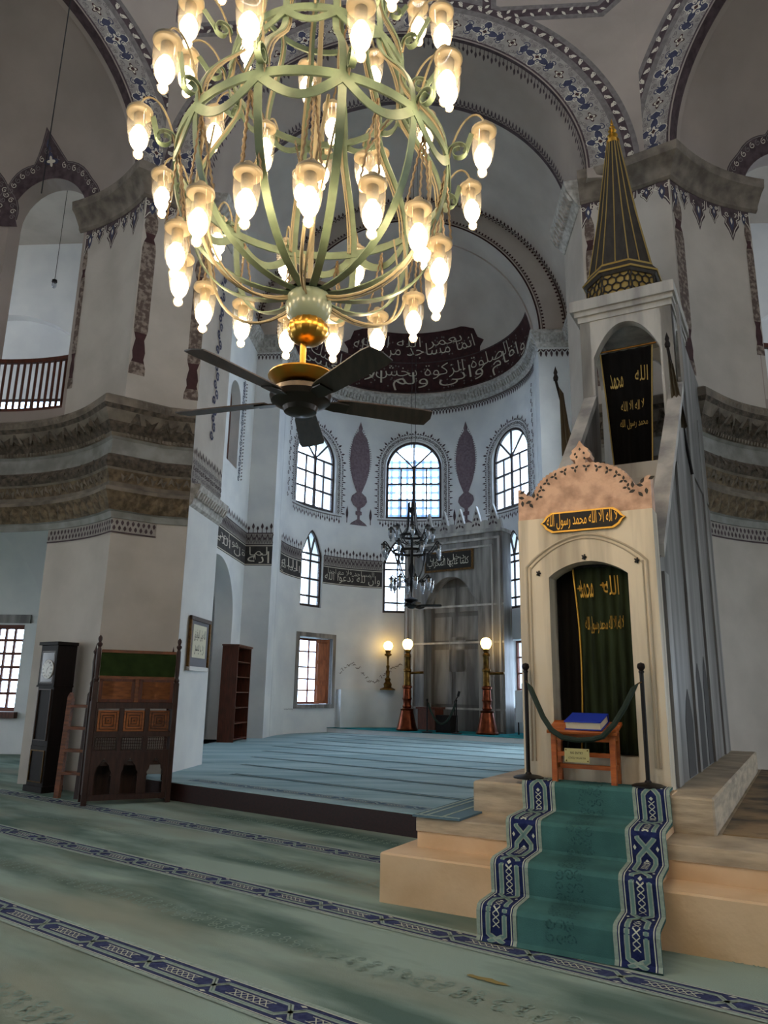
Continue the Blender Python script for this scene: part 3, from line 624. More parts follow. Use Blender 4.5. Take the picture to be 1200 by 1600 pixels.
# --- arch bands: blue medallions, dark borders, floral border
def archband(F,x0,x1,soff,parent,name,r0=.02,full=True):
    g=G(); N=60; xs=frange(x0,x1,N); f=lambda o:(lambda x,n:F(x,n,o))
    g.sheet(f(.004),xs,(r0,r0+.55),1); g.sheet(f(.006),xs,(r0,r0+.035),0)
    g.sheet(f(.005),xs,(r0+.55,r0+.67),5); g.sheet(f(.005),xs,(r0+.67,r0+.82),0); g.sheet(f(.005),xs,(r0+.82,r0+.92),5)
    per=1.06; n=int((x1-x0)/per); per=(x1-x0)/n; yc=r0+.285
    for i in range(n):
        x=x0+(i+.5)*per
        quatre(g,f(.006),x,yc,.265,4); quatre(g,f(.008),x,yc,.245,2); quatre(g,f(.010),x,yc,.10,4,(1,1)); diamond(g,f(.012),x,yc,.09,.09,3)
        for sg in (-1,1):
            for sy in (-1,1): curl(g,f(.010),x+sg*.085,yc+sy*.085,.05,.015,PI/4*sy*(1 if sg>0 else 3),1.1,sg*sy,4)
            leaf(g,f(.006),x+sg*.22,yc,.24,.17,-sg*PI/2,4); leaf(g,f(.008),x+sg*.225,yc,.21,.15,-sg*PI/2,2)
            curl(g,f(.008),x+sg*.30,yc+.10,.07,.018,0,1.2,sg,2); curl(g,f(.008),x+sg*.30,yc-.10,.07,.018,0,1.2,-sg,2)
            curl(g,f(.007),x+sg*.20,yc+.20,.045,.012,0,1.2,sg,5); curl(g,f(.007),x+sg*.20,yc-.20,.045,.012,0,1.2,-sg,5); curl(g,f(.007),x+sg*.44,yc+.16,.05,.012,0,1.2,sg,5); curl(g,f(.007),x+sg*.44,yc-.16,.05,.012,0,1.2,-sg,5)
        X=x+per/2
        for q in range(-5,6):
            for sy in (-1,1): curl(g,f(.0065),x+q*.10,yc+sy*(.225 if q%2 else .165),.04,.013,q,1.3,sy,5)
        if i<n-1: quatre(g,f(.006),X,yc,.11,3); quatre(g,f(.008),X,yc,.08,4); diamond(g,f(.010),X,yc,.09,.09,3)
    m=int((x1-x0)/.16)
    for i in range(m):                                # floral border
        x=x0+(i+.5)*(x1-x0)/m; sg=1 if i%2 else -1
        leaf(g,f(.007),x-.05,r0+.745-sg*.05,.06,.13,-PI/2+sg*.9,4); curl(g,f(.007),x,r0+.745+sg*.03,.04,.016,0,1.1,sg,4)
    return dec(g,name,OM,parent)
Fb=lambda x,n,o:(AC+(AA+n)*cos(x/3.5),-10.35-o,AZ+(AB+n)*sin(x/3.5))
archband(Fb,.0,3.5*PI,0,bema,'painted_arch_band')
for nm,V,sg in (('left',VL,-1),('right',VR,1)):
    Fd=lambda x,n,o,V=V,sg=sg:diagf(V,sg,o)(DC-(DA+n)*cos(x/3.8),DZ+(DB+n)*sin(x/3.8))
    archband(Fd,.0,3.8*PI*.8,0,exw[nm],'painted_arch_band')
    g=G(); xs=frange(0,3.8*PI*.8,50)
    g.sheet(lambda x,s:(lambda q:(q[0]+sg*.7071*s,q[1]+.7071*s,q[2]))(Fd(x,-.008,0)),xs,(0,.22),0); dec(g,'painted_arch_edge',OM,exw[nm])
# frame lines of the dome web on the octagon face
g=G(); fo_=lambda o:(lambda x,z:(x,-10.35-o,z))
def frame_line(pts):
    g.rib(pts,.36,fo_(.004),5); g.rib(pts,.16,fo_(.006),0)
    for (a,b),(c,d) in zip(pts[:-1],pts[1:]):
        L=math.hypot(c-a,d-b); n=int(L/.14); an=math.atan2(d-b,c-a)
        for i in range(n): x,z=lerp(a,c,(i+.5)/n),lerp(b,d,(i+.5)/n); leaf(g,fo_(.008),x-.05*cos(an)+(.04 if i%2 else -.04)*sin(an),z-.05*sin(an),.055,.12,an-PI/2+(.9 if i%2 else -.9),4)
for cx_,sg in ((AC,1),(AC,-1)):
    frame_line([(cx_+sg*1.95,14.02),(cx_+sg*3.85,14.02),(cx_+sg*4.5,14.7)]); frame_line([(cx_+sg*1.75,14.15),(cx_+sg*1.75,16.5)])
dec(g,'painted_web_frame',OM,bema)
# --- fringes on the bema vault soffit
def soff(x,y,o): return (AC+(AA-o)*cos(x/3.4),-10.35+y,AZ+(AB-o)*sin(x/3.4))
g=G(); fringe(g,lambda x,y:soff(x,y,.008),.05,3.4*PI-.05,.06,.26,.085,0,1,0); g.sheet(lambda x,y:soff(x,y,.006),frange(0,3.4*PI,60),(.0,.07),0); dec(g,'painted_fringe',OM,bema)
g=G(); fringe(g,lambda x,y:soff(x,y,.008),.05,3.4*PI-.05,1.66,.24,.09,0,-1,1); g.sheet(lambda x,y:soff(x,y,.006),frange(0,3.4*PI,60),(1.64,1.74),0); dec(g,'painted_fringe',OM,bema)
# --- apse arch: two dark red borders with fringes
def fa(x,n,o=.006): a=x/4.0; return ((3.95+n)*cos(a),-1.0-o,ZC+(4.0+n*.96)*sin(a))
g=G(); xs=frange(0,4*PI,70)
for a,b,mi in ((.0,.05,3),(.10,.12,3),(.80,.84,3),(.88,1.04,3)): g.sheet(lambda x,n:fa(x,n),xs,(a,b),mi)
fringe(g,lambda x,n:fa(x,n,.008),0,4*PI,.80,.09,.11,3,-1,1); fringe(g,lambda x,n:fa(x,n,.008),0,4*PI,.12,.08,.11,3,1,1)
for i in range(int(4*PI/.12)): diamond(g,lambda x,n:fa(x,n,.010),(i+.5)*.12,.96,.06,.05,5)
dec(g,'painted_arch_border',OM,archw)
def fv(x,y,o=.01): a=x/4.85; return ((4.85-o)*cos(a),-1.0-y,12.0+(4.9-o)*sin(a))
g=G(); fringe(g,lambda x,y:fv(x,y),.3,4.85*PI-.3,.0,.28,.14,3,1,1); dec(g,'painted_fringe',OM,vault)
# --- apse conch inscription
def fs(x,y,o=.02):        # x metres along azimuth, y elevation in metres
    az=PI/2-x/RA; el=y/RA; r=RA-o; return (r*cos(el)*cos(az),r*cos(el)*sin(az),ZC+(3.95-o)*sin(el))
g=G(); hw=RA*PI/2-.05
g.sheet(lambda x,y:fs(x,y,.012),frange(-hw,hw,60),frange(.14,1.30,6),3)
for y in (.17,1.27): g.sheet(lambda x,y:fs(x,y,.016),frange(-hw,hw,60),(y-.02,y+.02),0)
cu=[]; W2=2.75
for i in range(9): cu.append((lerp(-W2,W2,i/8),1.30))
top=[(W2+.05,1.45),(W2+.28,1.62),(W2+.05,1.80),(W2-.1,2.05),(W2-.35,2.16)]+[(lerp(W2-.5,-W2+.5,i/8),2.34) for i in range(9)]+[(-W2+.35,2.16),(-W2+.1,2.05),(-W2-.05,1.80),(-W2-.28,1.62),(-W2-.05,1.45)]
eW=lambda x:2.34-.22*max(0,abs(x)-(W2-.5))/.5
g.sheet(lambda x,k:fs(x,lerp(1.3,eW(x),k),.012),frange(-W2,W2,30),frange(0,1,9),3)
for sg in (-1,1): g.poly([(sg*W2,1.3),(sg*(W2+.05),1.45),(sg*(W2+.3),1.62),(sg*(W2+.05),1.80),(sg*(W2),2.10)],lambda x,y:fs(x,y,.012),3)
f2=lambda x,y:fs(x,y,.022)
calli(g,f2,'واقام الصلوة واتى الزكوة ولم يخش الا الله فعسى اولئك',-5.2,5.2,.24,1.2,4)
calli(g,f2,'انما يعمر مساجد الله من امن بالله',-2.6,2.6,1.40,2.2,4)
rnd=random.Random(3)
for i in range(150): x=rnd.uniform(-5.6,5.6); quatre(g,lambda x,y:fs(x,y,.018),x,rnd.uniform(.25,1.2),.04,5)
for i in range(50): quatre(g,lambda x,y:fs(x,y,.018),rnd.uniform(-2.6,2.6),rnd.uniform(1.45,2.15),.04,5)
dec(g,'painted_inscription',OM,conch)
# --- apse wall decoration
def fA(x,y,o=.008): az=PI/2-x/RA; r=RA-o; return (r*cos(az),r*sin(az),y)
f3=lambda x,y:fA(x,y,.011); XA=lambda az:(90-az)*PI/180*RA
g=G(); fringe(g,f3,-hw,hw,11.70,.26,.12,0,-1,1); g.sheet(lambda x,y:fA(x,y),frange(-hw,hw,60),(11.66,11.72),5)
def halo(g,f,cx,w,z0,zs,ri):           # spiky painted surround of an upper window
    def O(l,n):
        if l<zs-z0: return (cx+w/2+n,z0+l)
        l2=l-(zs-z0); L=PI*(w/2)
        if l2<L: a=l2/(w/2); return (cx+(w/2+n)*cos(a),zs+(ri+n)*sin(a))
        return (cx-w/2-n,zs-(l2-L))
    T=2*(zs-z0)+PI*w/2; ff=lambda l,n:f(*O(l,n))
    ls=frange(0,T,50); g.sheet(ff,ls,(.06,.075),5); g.sheet(ff,ls,(.26,.28),5)
    k=int(T/.075)
    for i in range(k):
        l=(i+.5)*T/k; hh=.17 if i%3==0 else .06; leaf(g,ff,l,.27,.05,hh,0,0)
        curl(g,ff,l,.16,.055,.022,i,1.2,1 if i%2 else -1,0 if i%2 else 5)
    fringe(g,f,cx-w/2-.25,cx+w/2+.25,z0-.08,.26,.10,0,-1,0); g.sheet(f,frange(cx-w/2-.3,cx+w/2+.3,8),(z0-.10,z0-.06),5)
for a,w,z0,zs,ri in UW: halo(g,f3,XA(a),w,z0,zs,ri)
for az in (119.5,61.5):                 # cypress medallion over a vase
    x=XA(az); prof=[(0,11.25),(.07,11.0),(.05,10.9),(.22,10.62),(.30,10.2),(.33,9.8),(.30,9.4),(.22,9.0),(.10,8.65),(.08,8.6),(.23,8.45),(.26,8.28),(.18,8.12),(.06,8.02),(.05,7.92),(.1,7.9),(.1,7.78),(.04,7.76),(.04,7.62),(.22,7.48),(.28,7.4)]
    g.poly([(x+a*1.2,b-.2) for a,b in prof]+[(x-a*1.2,b-.2) for a,b in reversed(prof)],f3,8)
    f4=lambda x,y:fA(x,y,.014)
    for k in range(14):
        y=8.75+k*.13; wd=.30*sin(PI*(k+1.5)/16)
        for q in (-1,0,1): curl(g,f4,x+q*wd*.75,y,.05,.02,k,1.2,1 if (k+q)%2 else -1,0)
    for k in range(26):
        t=(k+.5)/26; y=lerp(8.6,10.75,t); wd=.39*sin(PI*(t*.86+.09))
        for sg in (-1,1): leaf(g,f3,x+sg*wd,y,.03,.07,-sg*1.3,0)
    for sg in (-1,1): leaf(g,f3,x+sg*.45,7.35,.10,.5,0,0); g.rib([(x+sg*.45,7.25),(x+sg*.45,7.6)],.03,f3,0)
# crest band + inscription band
def seg(g,f,ff2,x0,x1,txt):
    n=max(2,int((x1-x0)/.15)); xs=frange(x0,x1,n)
    g.sheet(f,xs,(5.03,5.66),7); g.sheet(ff2,xs,(5.05,5.075),4); g.sheet(ff2,xs,(5.60,5.625),4)
    g.sheet(f,xs,(5.66,5.98),1); m=max(1,int((x1-x0)/.14))
    for i in range(m):
        x=x0+(i+.5)*(x1-x0)/m; q=(x1-x0)/m
        g.rib([(x-q/2,5.68),(x,5.95),(x+q/2,5.68)],.03,ff2,5); g.rib([(x-q/2,5.95),(x,5.68),(x+q/2,5.95)],.03,ff2,0); diamond(g,ff2,x,5.82,.07,.1,0)
    g.sheet(ff2,xs,(5.97,6.0),0); fringe(g,ff2,x0,x1,5.99,.30,.13,0,1,0)
    if txt: calli(g,ff2,txt,x0+.08,x1-.08,5.10,5.58,4)
f2a=lambda x,y:fA(x,y,.014); fa0=lambda x,y:fA(x,y,.008)
seg(g,fa0,f2a,XA(179),XA(155.5),'احدا الله مع')
seg(g,fa0,f2a,XA(139.5),XA(106),'وان المساجد لله فلا تدعوا مع الله احدا')
seg(g,fa0,f2a,XA(89),XA(40),'وان المساجد لله فلا تدعوا مع الله احدا')
seg(g,fa0,f2a,XA(23),XA(1),'فلا تدعوا مع الله')
# vertical vine borders beside the outer windows
for az in (172,8):
    x=XA(az)
    for k in range(22): curl(g,f3,x+(.05 if k%2 else -.05),7.6+k*.17,.075,.03,k,1.2,1 if k%2 else -1,0)
rq=random.Random(9)                      # peeled and cracked plaster above the ledge and by the window
for k in range(26):
    x=lerp(XA(128),XA(95),k/26)+rq.uniform(-.03,.03); z=2.15+.28*sin(k*.33)+rq.uniform(-.05,.05)
    g.rib([(x,z),(x+.05,z+rq.uniform(-.05,.06)),(x+.1,z+rq.uniform(-.05,.06)),(x+.14,z)],[.01,.03,.02,.006],f3,5)
for k in range(8):
    x=XA(165)+k*.07; g.rib([(x,.98+rq.uniform(-.03,.03)),(x+.06,.98+rq.uniform(-.03,.03))],[.02,.008],f3,5)
dec(g,'painted_decoration',OM,apse)
# bands on inner piers and bema wall
g=G(); fp=lambda o:(lambda x,y:(x,-1.0-o,y)); seg(g,fp(.006),fp(.012),-BT,-3.9,'انه لما'); fringe(g,fp(.01),-BT,-3.9,11.70,.24,.12,0,-1,1); dec(g,'painted_band',OM,ipl)
g=G(); seg(g,fp(.006),fp(.012),3.9,4.85,'انه لما'); fringe(g,fp(.01),3.9,4.85,11.70,.3,.16,0,-1,1); dec(g,'painted_band',OM,ipr)
fw_=lambda o:(lambda x,y:(-BT+o,x,y))
g=G(); seg(g,fw_(.006),fw_(.012),-8.3,-1.0,'قل هو الله احد الله الصمد لم يلد ولم يولد')
for k in range(30): curl(g,fw_(.01),-2.2+(.05 if k%2 else -.05),7.3+k*.1,.08,.03,k,1.2,1 if k%2 else -1,2); leaf(g,fw_(.01),-2.05,7.3+k*.1,.05,.2,-1.2,5)
for k in range(22): curl(g,fw_(.01),-4.6+(.07 if k%2 else -.07),8.0+k*.13,.10,.05,k,1.2,1 if k%2 else -1,2)
dec(g,'painted_band',OM,wl)
# pier inner face: pattern band above its small cornice
def fC(o): 
    return lambda x,y:(-3.28+.025*x+o,-9.98+x,y)
g=G(); xs=frange(0,1.55,12); g.sheet(fC(.008),xs,(4.97,5.42),1); f5=fC(.014)
for i in range(16):
    for j in range(4): curl(g,f5,.05+i*.098,5.02+j*.11,.045,.02,i+j,1.2,1 if (i+j)%2 else -1,5 if j%2 else 0)
fringe(g,f5,0,1.55,5.42,.22,.08,0,1,0)
for k in range(20): curl(g,f5,.85+(.05 if k%2 else -.05),6.1+k*.17,.09,.045,k,1.2,1 if k%2 else -1,2)
dec(g,'painted_band',OM,pl_)
# stains, chipped plaster of the pier bands: dentil pattern under the entablature
def pathmap(path,o=.01):
    L=[0]
    for a,b in zip(path[:-1],path[1:]): L.append(L[-1]+math.hypot(b[0]-a[0],b[1]-a[1]))
    N=offs(path)
    def f(x,y):
        x=min(max(x,0),L[-1]); i=0
        while i<len(L)-2 and x>L[i+1]: i+=1
        k=(x-L[i])/(L[i+1]-L[i]); p,q=path[i],path[i+1]; n0,n1=N[i],N[i+1]
        return (lerp(p[0],q[0],k)+lerp(n0[0],n1[0],k)*o,lerp(p[1],q[1],k)+lerp(n0[1],n1[1],k)*o,y)
    return f,L
for pth,par,pal in ((PL_arc+[(-3.75,-10.14)],pl_,1),([(4.1,-10.18)]+PR_arc,pr_,1)):
    f,L=pathmap(pth,.008); f6,_=pathmap(pth,.014); g=G(); xs=frange(0,L[-1],30)
    g.sheet(f,xs,(3.97,4.19),pal)
    for i in range(int(L[-1]/.085)):
        x=(i+.5)*.085; leaf(g,f6,x,4.0,.05,.09,0,0); leaf(g,f6,x+.04,4.18,.05,.09,PI,0)
    g.sheet(f6,xs,(3.96,3.985),0)
    dec(g,'painted_dentil_band',OM,par)
# pendants under the imposts
def pendants(g,f,x0,x1,y,big=.60,small=.38):
    n=max(2,int((x1-x0)/.36)); st=(x1-x0)/n
    for i in range(n+1):
        x=x0+i*st; h=big if i%2==0 else small; w=st*(1.15 if i%2==0 else .8)
        out=[(-.5,0),(.5,0),(.46,.28),(.30,.36),(.36,.52),(.16,.72),(0,1),(-.16,.72),(-.36,.52),(-.30,.36),(-.46,.28)]
        cl=lambda v:min(max(v,x0),x1)
        g.poly([(cl(x+a*w),y-b*h) for a,b in out],lambda a,b:f(a,b,.006),0)
        if x0+.05<x<x1-.05 or True:
            xx=min(max(x,x0+.12),x1-.12)
            g.rib([(cl(x+a*w*.8),y-.02-b*h*.86) for a,b in out[1:-1]+out[-1:]],.016,lambda a,b:f(a,b,.009),4)
            leaf(g,lambda a,b:f(a,b,.011),xx,y-.1*h,.26*w,.6*h,PI,2); 
            for sg in (-1,1): curl(g,lambda a,b:f(a,b,.011),xx+sg*.2*w,y-.2*h,.12*w,.016,0,1.2,sg,4)
            leaf(g,lambda a,b:f(a,b,.013),xx,y-.28*h,.1*w,.22*h,PI,4)
def column(g,f,x,z0,z1,w,cap=True):    # painted marbled half-column with turned base and capital
    h=z1-z0
    pr=[(.62,0),(.62,.04),(.5,.07),(.42,.09),(.5,.13),(.42,.17),(.34,.20),(.5,.24),(.55,.26),(.55,.74),(.46,.78),(.3,.81),(.42,.84),(.55,.88),(.5,.93),(.3,.97),(.12,1.0)] if cap else [(.62,0),(.62,.05),(.45,.09),(.5,.15),(.42,.2),(.55,.25),(.55,1)]
    for (a,b),(c,d) in zip(pr[:-1],pr[1:]):
        mi=6 if (b>=.24 and d<=.78) or b<.05 or b>=.84 else 3
        if abs(d-b)<1e-6: continue
        ks=frange(0,1,6) if d-b>.3 else (0,1)
        for k0,k1 in zip(ks[:-1],ks[1:]):
            wa,wb=lerp(a,c,k0)*w,lerp(a,c,k1)*w; ya,yb=z0+h*lerp(b,d,k0),z0+h*lerp(b,d,k1)
            g.add([f(x-wa,ya,.006),f(x,ya,.006),f(x+wa,ya,.006),f(x+wb,yb,.006),f(x,yb,.006),f(x-wb,yb,.006)],[(0,1,4,5),(1,2,3,4)],mi)
def multi(path):
    c={}
    def f(x,y,o):
        if o not in c: c[o]=pathmap(path,o)
        return c[o][0](x,y)
    return f,pathmap(path)[1][-1]
pthL=PL_arc+[(-3.75,-10.14),(-3.28,-9.98),(-3.25,-9.0)]; fL,LL=multi(pthL); la=RE*R(27)
g=G(); pendants(g,fL,.02,la-.02,10.12); pendants(g,fL,la+.02,la+1.2,10.12,.45,.28)
column(g,fL,la+.15,6.72,9.95,.22); column(g,fL,.07,6.85,9.75,.10); column(g,fL,la+1.10,6.45,9.3,.20)
dec(g,'painted_decoration',OM,pl_)
pthR=[(3.47,-9.0),(3.48,-9.98),(4.1,-10.18)]+PR_arc; fR,LR=multi(pthR); lr=LR-RE*R(29)
g=G(); pendants(g,fR,lr+.02,LR-.02,10.12,.66,.42); pendants(g,fR,1.0,lr-.02,10.12,.5,.3)
column(g,fR,lr+.17,6.6,9.95,.25); column(g,fR,LR-.08,7.3,9.95,.13); column(g,fR,1.12,6.6,9.9,.16)
dec(g,'painted_decoration',OM,pr_)
# crests over the gallery arches (painted on the exedra shell)
def fE(E,azc,sg):
    def f(x,y,o):
        a=R(azc)-x/RE if True else 0
        el=max(0,(y-DZ)/3.5); c=math.sqrt(max(0,1-min(1,el)**2)); r=(RE*c if y>DZ else RE)-o-.01
        return (E[0]+r*cos(a),E[1]+r*sin(a),y)
    return f
for nm,E,azs in (('left',EL,(85,112)),('right',ER,(95,68))):
    w=bpy.data.objects['wall_exedra_'+nm]
    for az in azs:
        f=fE(E,az,1); g=G(); n=28
        def rad(t): return .34+.05*abs(sin(t*5))+(.50 if abs(t-PI/2)<.02 else .42*max(0,1-abs(t-PI/2)/.30))
        for i in range(n):
            a,b=PI*i/n,PI*(i+1)/n
            for k0,k1,mi in ((0,.5,0),(.5,1,0)):
                P=lambda t,k:(( .83+rad(t)*k)*cos(t),10.55+(.86+rad(t)*k)*sin(t))
                g.add([f(*P(a,k0),.006),f(*P(b,k0),.006),f(*P(b,k1),.006),f(*P(a,k1),.006)],[(0,1,2,3)],mi)
            t=(a+b)/2; k=.68; px,py=(.83+rad(t)*k)*cos(t),10.55+(.86+rad(t)*k)*sin(t)
            curl(g,lambda x,y:f(x,y,.012),px,py,.06,.014,t,1.2,1,4 if i%2 else 5)
        quatre(g,lambda x,y:f(x,y,.012),0,11.72,.17,2); quatre(g,lambda x,y:f(x,y,.016),0,11.72,.10,4); leaf(g,lambda x,y:f(x,y,.016),0,11.9,.14,.22,0,2)
        g.rib([((.83+rad(PI*i/n)*.93)*cos(PI*i/n),10.55+(.86+rad(PI*i/n)*.93)*sin(PI*i/n)) for i in range(n+1)],.016,lambda x,y:f(x,y,.012),5)
        for sg in (-1,1): g.poly([(sg*.83,10.55),(sg*1.15,10.55),(sg*1.2,10.40),(sg*.83,10.40)],lambda x,y:f(x,y,.006),0)
        dec(g,'painted_crest',OM,w)
# pendants at the crown of the exedra vaults
for nm,E,V,sg in (('left',EL,VL,-1),('right',ER,VR,1)):
    w=bpy.data.objects['wall_exedra_'+nm]; g=G(); A0=R(135 if sg<0 else 45)
    def f(x,y,o):
        el=R(90)-y/3.9; rr=RE*cos(el)-o; a=A0+x; return (E[0]+rr*cos(a),E[1]+rr*sin(a),DZ+3.5*sin(el)-o)
    k=14
    for i in range(k):
        a0,a1=-PI/2+PI*i/k,-PI/2+PI*(i+1)/k; am=(a0+a1)/2
        g.add([f(a0,.02,.01),f(a1,.02,.01),f(a1,.95,.01),f(am,1.0,.01),f(a0,.95,.01)],[(0,1,2,3,4)],0)
        L=1.65 if i%2 else 1.35
        g.add([f(a0+.03,.95,.01),f(a1-.03,.95,.01),f(lerp(am,a1,.55),lerp(.95,L,.6),.01),f(am,L,.01),f(lerp(am,a0,.55),lerp(.95,L,.6),.01)],[(0,1,2,3,4)],0)
        g.add([f(am-.05,1.0,.016),f(am+.05,1.0,.016),f(am,L-.15,.016)],[(0,1,2)],5)
    dec(g,'painted_rosette',OM,w)
# ================================================================ PULPIT (MINBAR) WITH ITS STEPS
ORG=(-1.5,8.6,0)
mnb=thing('minbar','tall grey marble pulpit with arched portal, stair and dark conical spire','pulpit',MN(*ORG),-MA)
def part(g,name,mats,root,org=ORG,smooth=30,kind=None,label=None):
    g.v=[(x-org[0],y-org[1],z-org[2]) for x,y,z in g.v]; o=g.obj(name,mats,root,smooth); 
    if kind: o['kind']=kind
    if label: o['label']=label
    return o
def mpart(g,name,mats,parent=None,**k): return part(g,name,mats,parent or mnb,**k)
UL,UR=-2.15,-.97
# plinth steps
g=G(); g.bbox(-2.98,.9,5.40,12.2,0,.35,.012); mpart(g,'plinth_step',[STEPST],smooth=0)
g=G(); g.bbox(-2.83,.75,5.75,12.2,.35,.47,.004); mpart(g,'plinth_step',[STEPST],smooth=0)
g=G(); g.bbox(-2.84,.74,5.74,12.2,.47,.575,.01); mpart(g,'plinth_step',[STEPG],smooth=0)
g=G(); g.box(-.62,.72,6.3,12.1,.575,.585); mpart(g,'plinth_paving',[DIRT],smooth=0)
g=G(); g.bbox(-2.53,-.65,6.20,11.9,.575,.83,.015); mpart(g,'plinth_step',[STEPG],smooth=0)
# carpet laid on the left ledge
g=G(); g.box(-2.86,-2.45,5.72,7.4,.577,.592); ct=mpart(g,'ledge_carpet',[mat('slate_ledge_carpet','5d7684',.95,spec=.1)],smooth=0)
g=G(); 
for u in (-2.83,-2.76,-2.62): g.box(u,u+.02,5.73,7.38,.592,.595)
g.box(-2.85,-2.46,5.74,5.76,.592,.595); mpart(g,'woven_line',[SAGEF],ct,smooth=0)
# steps beneath the runner
for (v0,v1,z1) in ((4.99,5.45,.19),(5.31,5.8,.41),(5.71,6.25,.62),(6.23,6.5,.84)):
    g=G(); g.box(-2.02,-.94,v0,v1,max(0,z1-.26),z1); mpart(g,'tread',[STEPST],smooth=0)
# portal: slab with arched opening, moulded frame, crest
def fp_(v): return lambda x,z:(x,v,z)
OL,OR=-1.88,-1.20
arch=[(lerp(OR,OL,i/16),2.56+.125*sin(PI*i/16)**.8) for i in range(17)]
slab=[(UL,.83),(OL,.83)]+list(reversed(arch))+[(OR,.83),(UR,.83),(UR,3.10),(UL,3.10)]
g=G(); g.ext(slab,fp_(6.43),fp_(6.66)); prt=mpart(g,'portal',[MARBC],smooth=20)
g=G()
for (k,w_) in ((0,.012),(.035,.008)):
    pts=[(-2.08+k,1.0),(-2.08+k,2.66)]+[(lerp(-2.08+k,-1.04-k,i/20),2.66-k*.6+(.26-k*.3)*sin(PI*i/20)**.85) for i in range(21)]+[(-1.04-k,2.66),(-1.04-k,1.0)]
    g.tube([(x,6.428,z) for x,z in pts],w_,6)
mpart(g,'portal_moulding',[mat('moulding_marble','a89c88',.5)],prt)  # one even marble tone, darker than the slab's base colour
for x,z in ((-1.97,2.60),(-1.56,2.72),(-1.12,2.66)):
    g=G()
    for k in range(5): a=2*PI*k/5; g.tube([(x,6.42,z),(x+.022*cos(a),6.42,z+.026*sin(a))],[.012,.006],5)
    mpart(g,'rosette_hole',[IRON],prt)
sill=G(); sill.box(OL,OR,6.46,6.62,.83,1.07); mpart(sill,'threshold',[MARBC],smooth=0)
# crest: scalloped outline with drilled leaves
cx=(UL+UR)/2; out=[(UR+.0,3.10),(UR,3.40),(UR-.03,3.395)]
right=[(UR-.07,3.36),(UR-.10,3.335),(UR-.13,3.32)]
n=13
for i in range(n*6+1):
    t=i/(n*6); a=lerp(.12,PI/2-.10,t); rr=1+.03*abs(sin(PI*n*t)); right.append((cx+.44*cos(a)*rr,3.28+.30*sin(a)**.9*rr))
tip=[(cx+.045,3.60),(cx+.05,3.62),(cx+.085,3.63),(cx+.095,3.66),(cx+.07,3.69),(cx+.075,3.71),(cx+.03,3.745),(cx,3.80)]
half=out+right+tip
outline=half+[(2*cx-x,z) for x,z in reversed(half[:-1])]
g=G(); g.ext(outline,fp_(6.45),fp_(6.60)); cr_=mpart(g,'crest',[CREST],smooth=0)
g=G()
for i in range(12):
    a=PI*(i+.6)/12.2; x,z=cx+.40*cos(a),3.27+.27*sin(a)
    for k in range(3): q=a+PI/2+k*2.1; leaf(g,lambda x,z:(x,6.447,z),x,z,.022,.042,q)
for dx,dz in ((-.035,3.63),(.04,3.66),(0,3.70),(.045,3.61),(-.05,3.66)): leaf(g,lambda x,z:(x,6.447,z),cx+dx,dz,.022,.03,dx*9)
for sg in (-1,1):
    for k in range(7): leaf(g,lambda x,z:(x,6.447,z),cx+sg*(.44+.022*k),3.30-.03*(k%3)+.01*k,.03,.06,k*1.9)
mpart(g,'pierced_leaves',[IRON],cr_,smooth=0)
# plaque with the profession of faith
pz,px=3.045,-1.56; hw_,hh_=.375,.092
pl0=[(-1,0),(-.93,.18),(-.86,.62),(-.72,1),(.72,1),(.86,.62),(.93,.18),(1,0),(.93,-.18),(.86,-.62),(.72,-1),(-.72,-1),(-.86,-.62),(-.93,-.18)]
g=G(); g.ext([(px+a*hw_,pz+b*hh_) for a,b in pl0],fp_(6.40),fp_(6.43)); pq=mpart(g,'plaque',[GOLD],smooth=0)
g=G(); g.ext([(px+a*(hw_-.02),pz+b*(hh_-.015)) for a,b in pl0],fp_(6.396),fp_(6.41)); mpart(g,'plaque_field',[INKT],pq,smooth=0)
SH='لا اله الا الله محمد رسول الله'
g=G(); write(g,lambda x,z:(x,6.392,z),SH,px-.31,px+.31,pz-.07,pz+.075,bold=.0); mpart(g,'lettering',[GOLD],pq,smooth=0)
# stair body: side walls with sloping balustrade, hidden treads
prof=[(6.66,.83),(9.6,.83),(9.6,4.65),(9.6,5.50),(6.75,2.75),(6.66,2.70)]
for x0_,x1_,nm in ((UR-.10,UR,'side_wall'),(UL,UL+.10,'side_wall')):
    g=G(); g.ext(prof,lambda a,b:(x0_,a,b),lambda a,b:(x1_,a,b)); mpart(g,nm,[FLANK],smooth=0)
    g=G(); 
    for k in range(9):
        a=lerp(6.75,9.4,k/9); b=lerp(6.75,9.4,(k+1)/9); za,zb=2.75+(a-6.75)*.965,2.75+(b-6.75)*.965
        g.ext([(a,za-.02),(b,zb-.02),(b,zb+.10),(a,za+.10)],lambda y,z:(x0_-.03,y,z),lambda y,z:(x1_+.03,y,z))
    mpart(g,'handrail',[MARB],smooth=0)
for k in range(14):
    g=G(); v=6.75+k*.205; g.box(UL+.10,UR-.10,v,v+.24,.83,1.05+k*.26); mpart(g,'stair',[MARB],smooth=0)
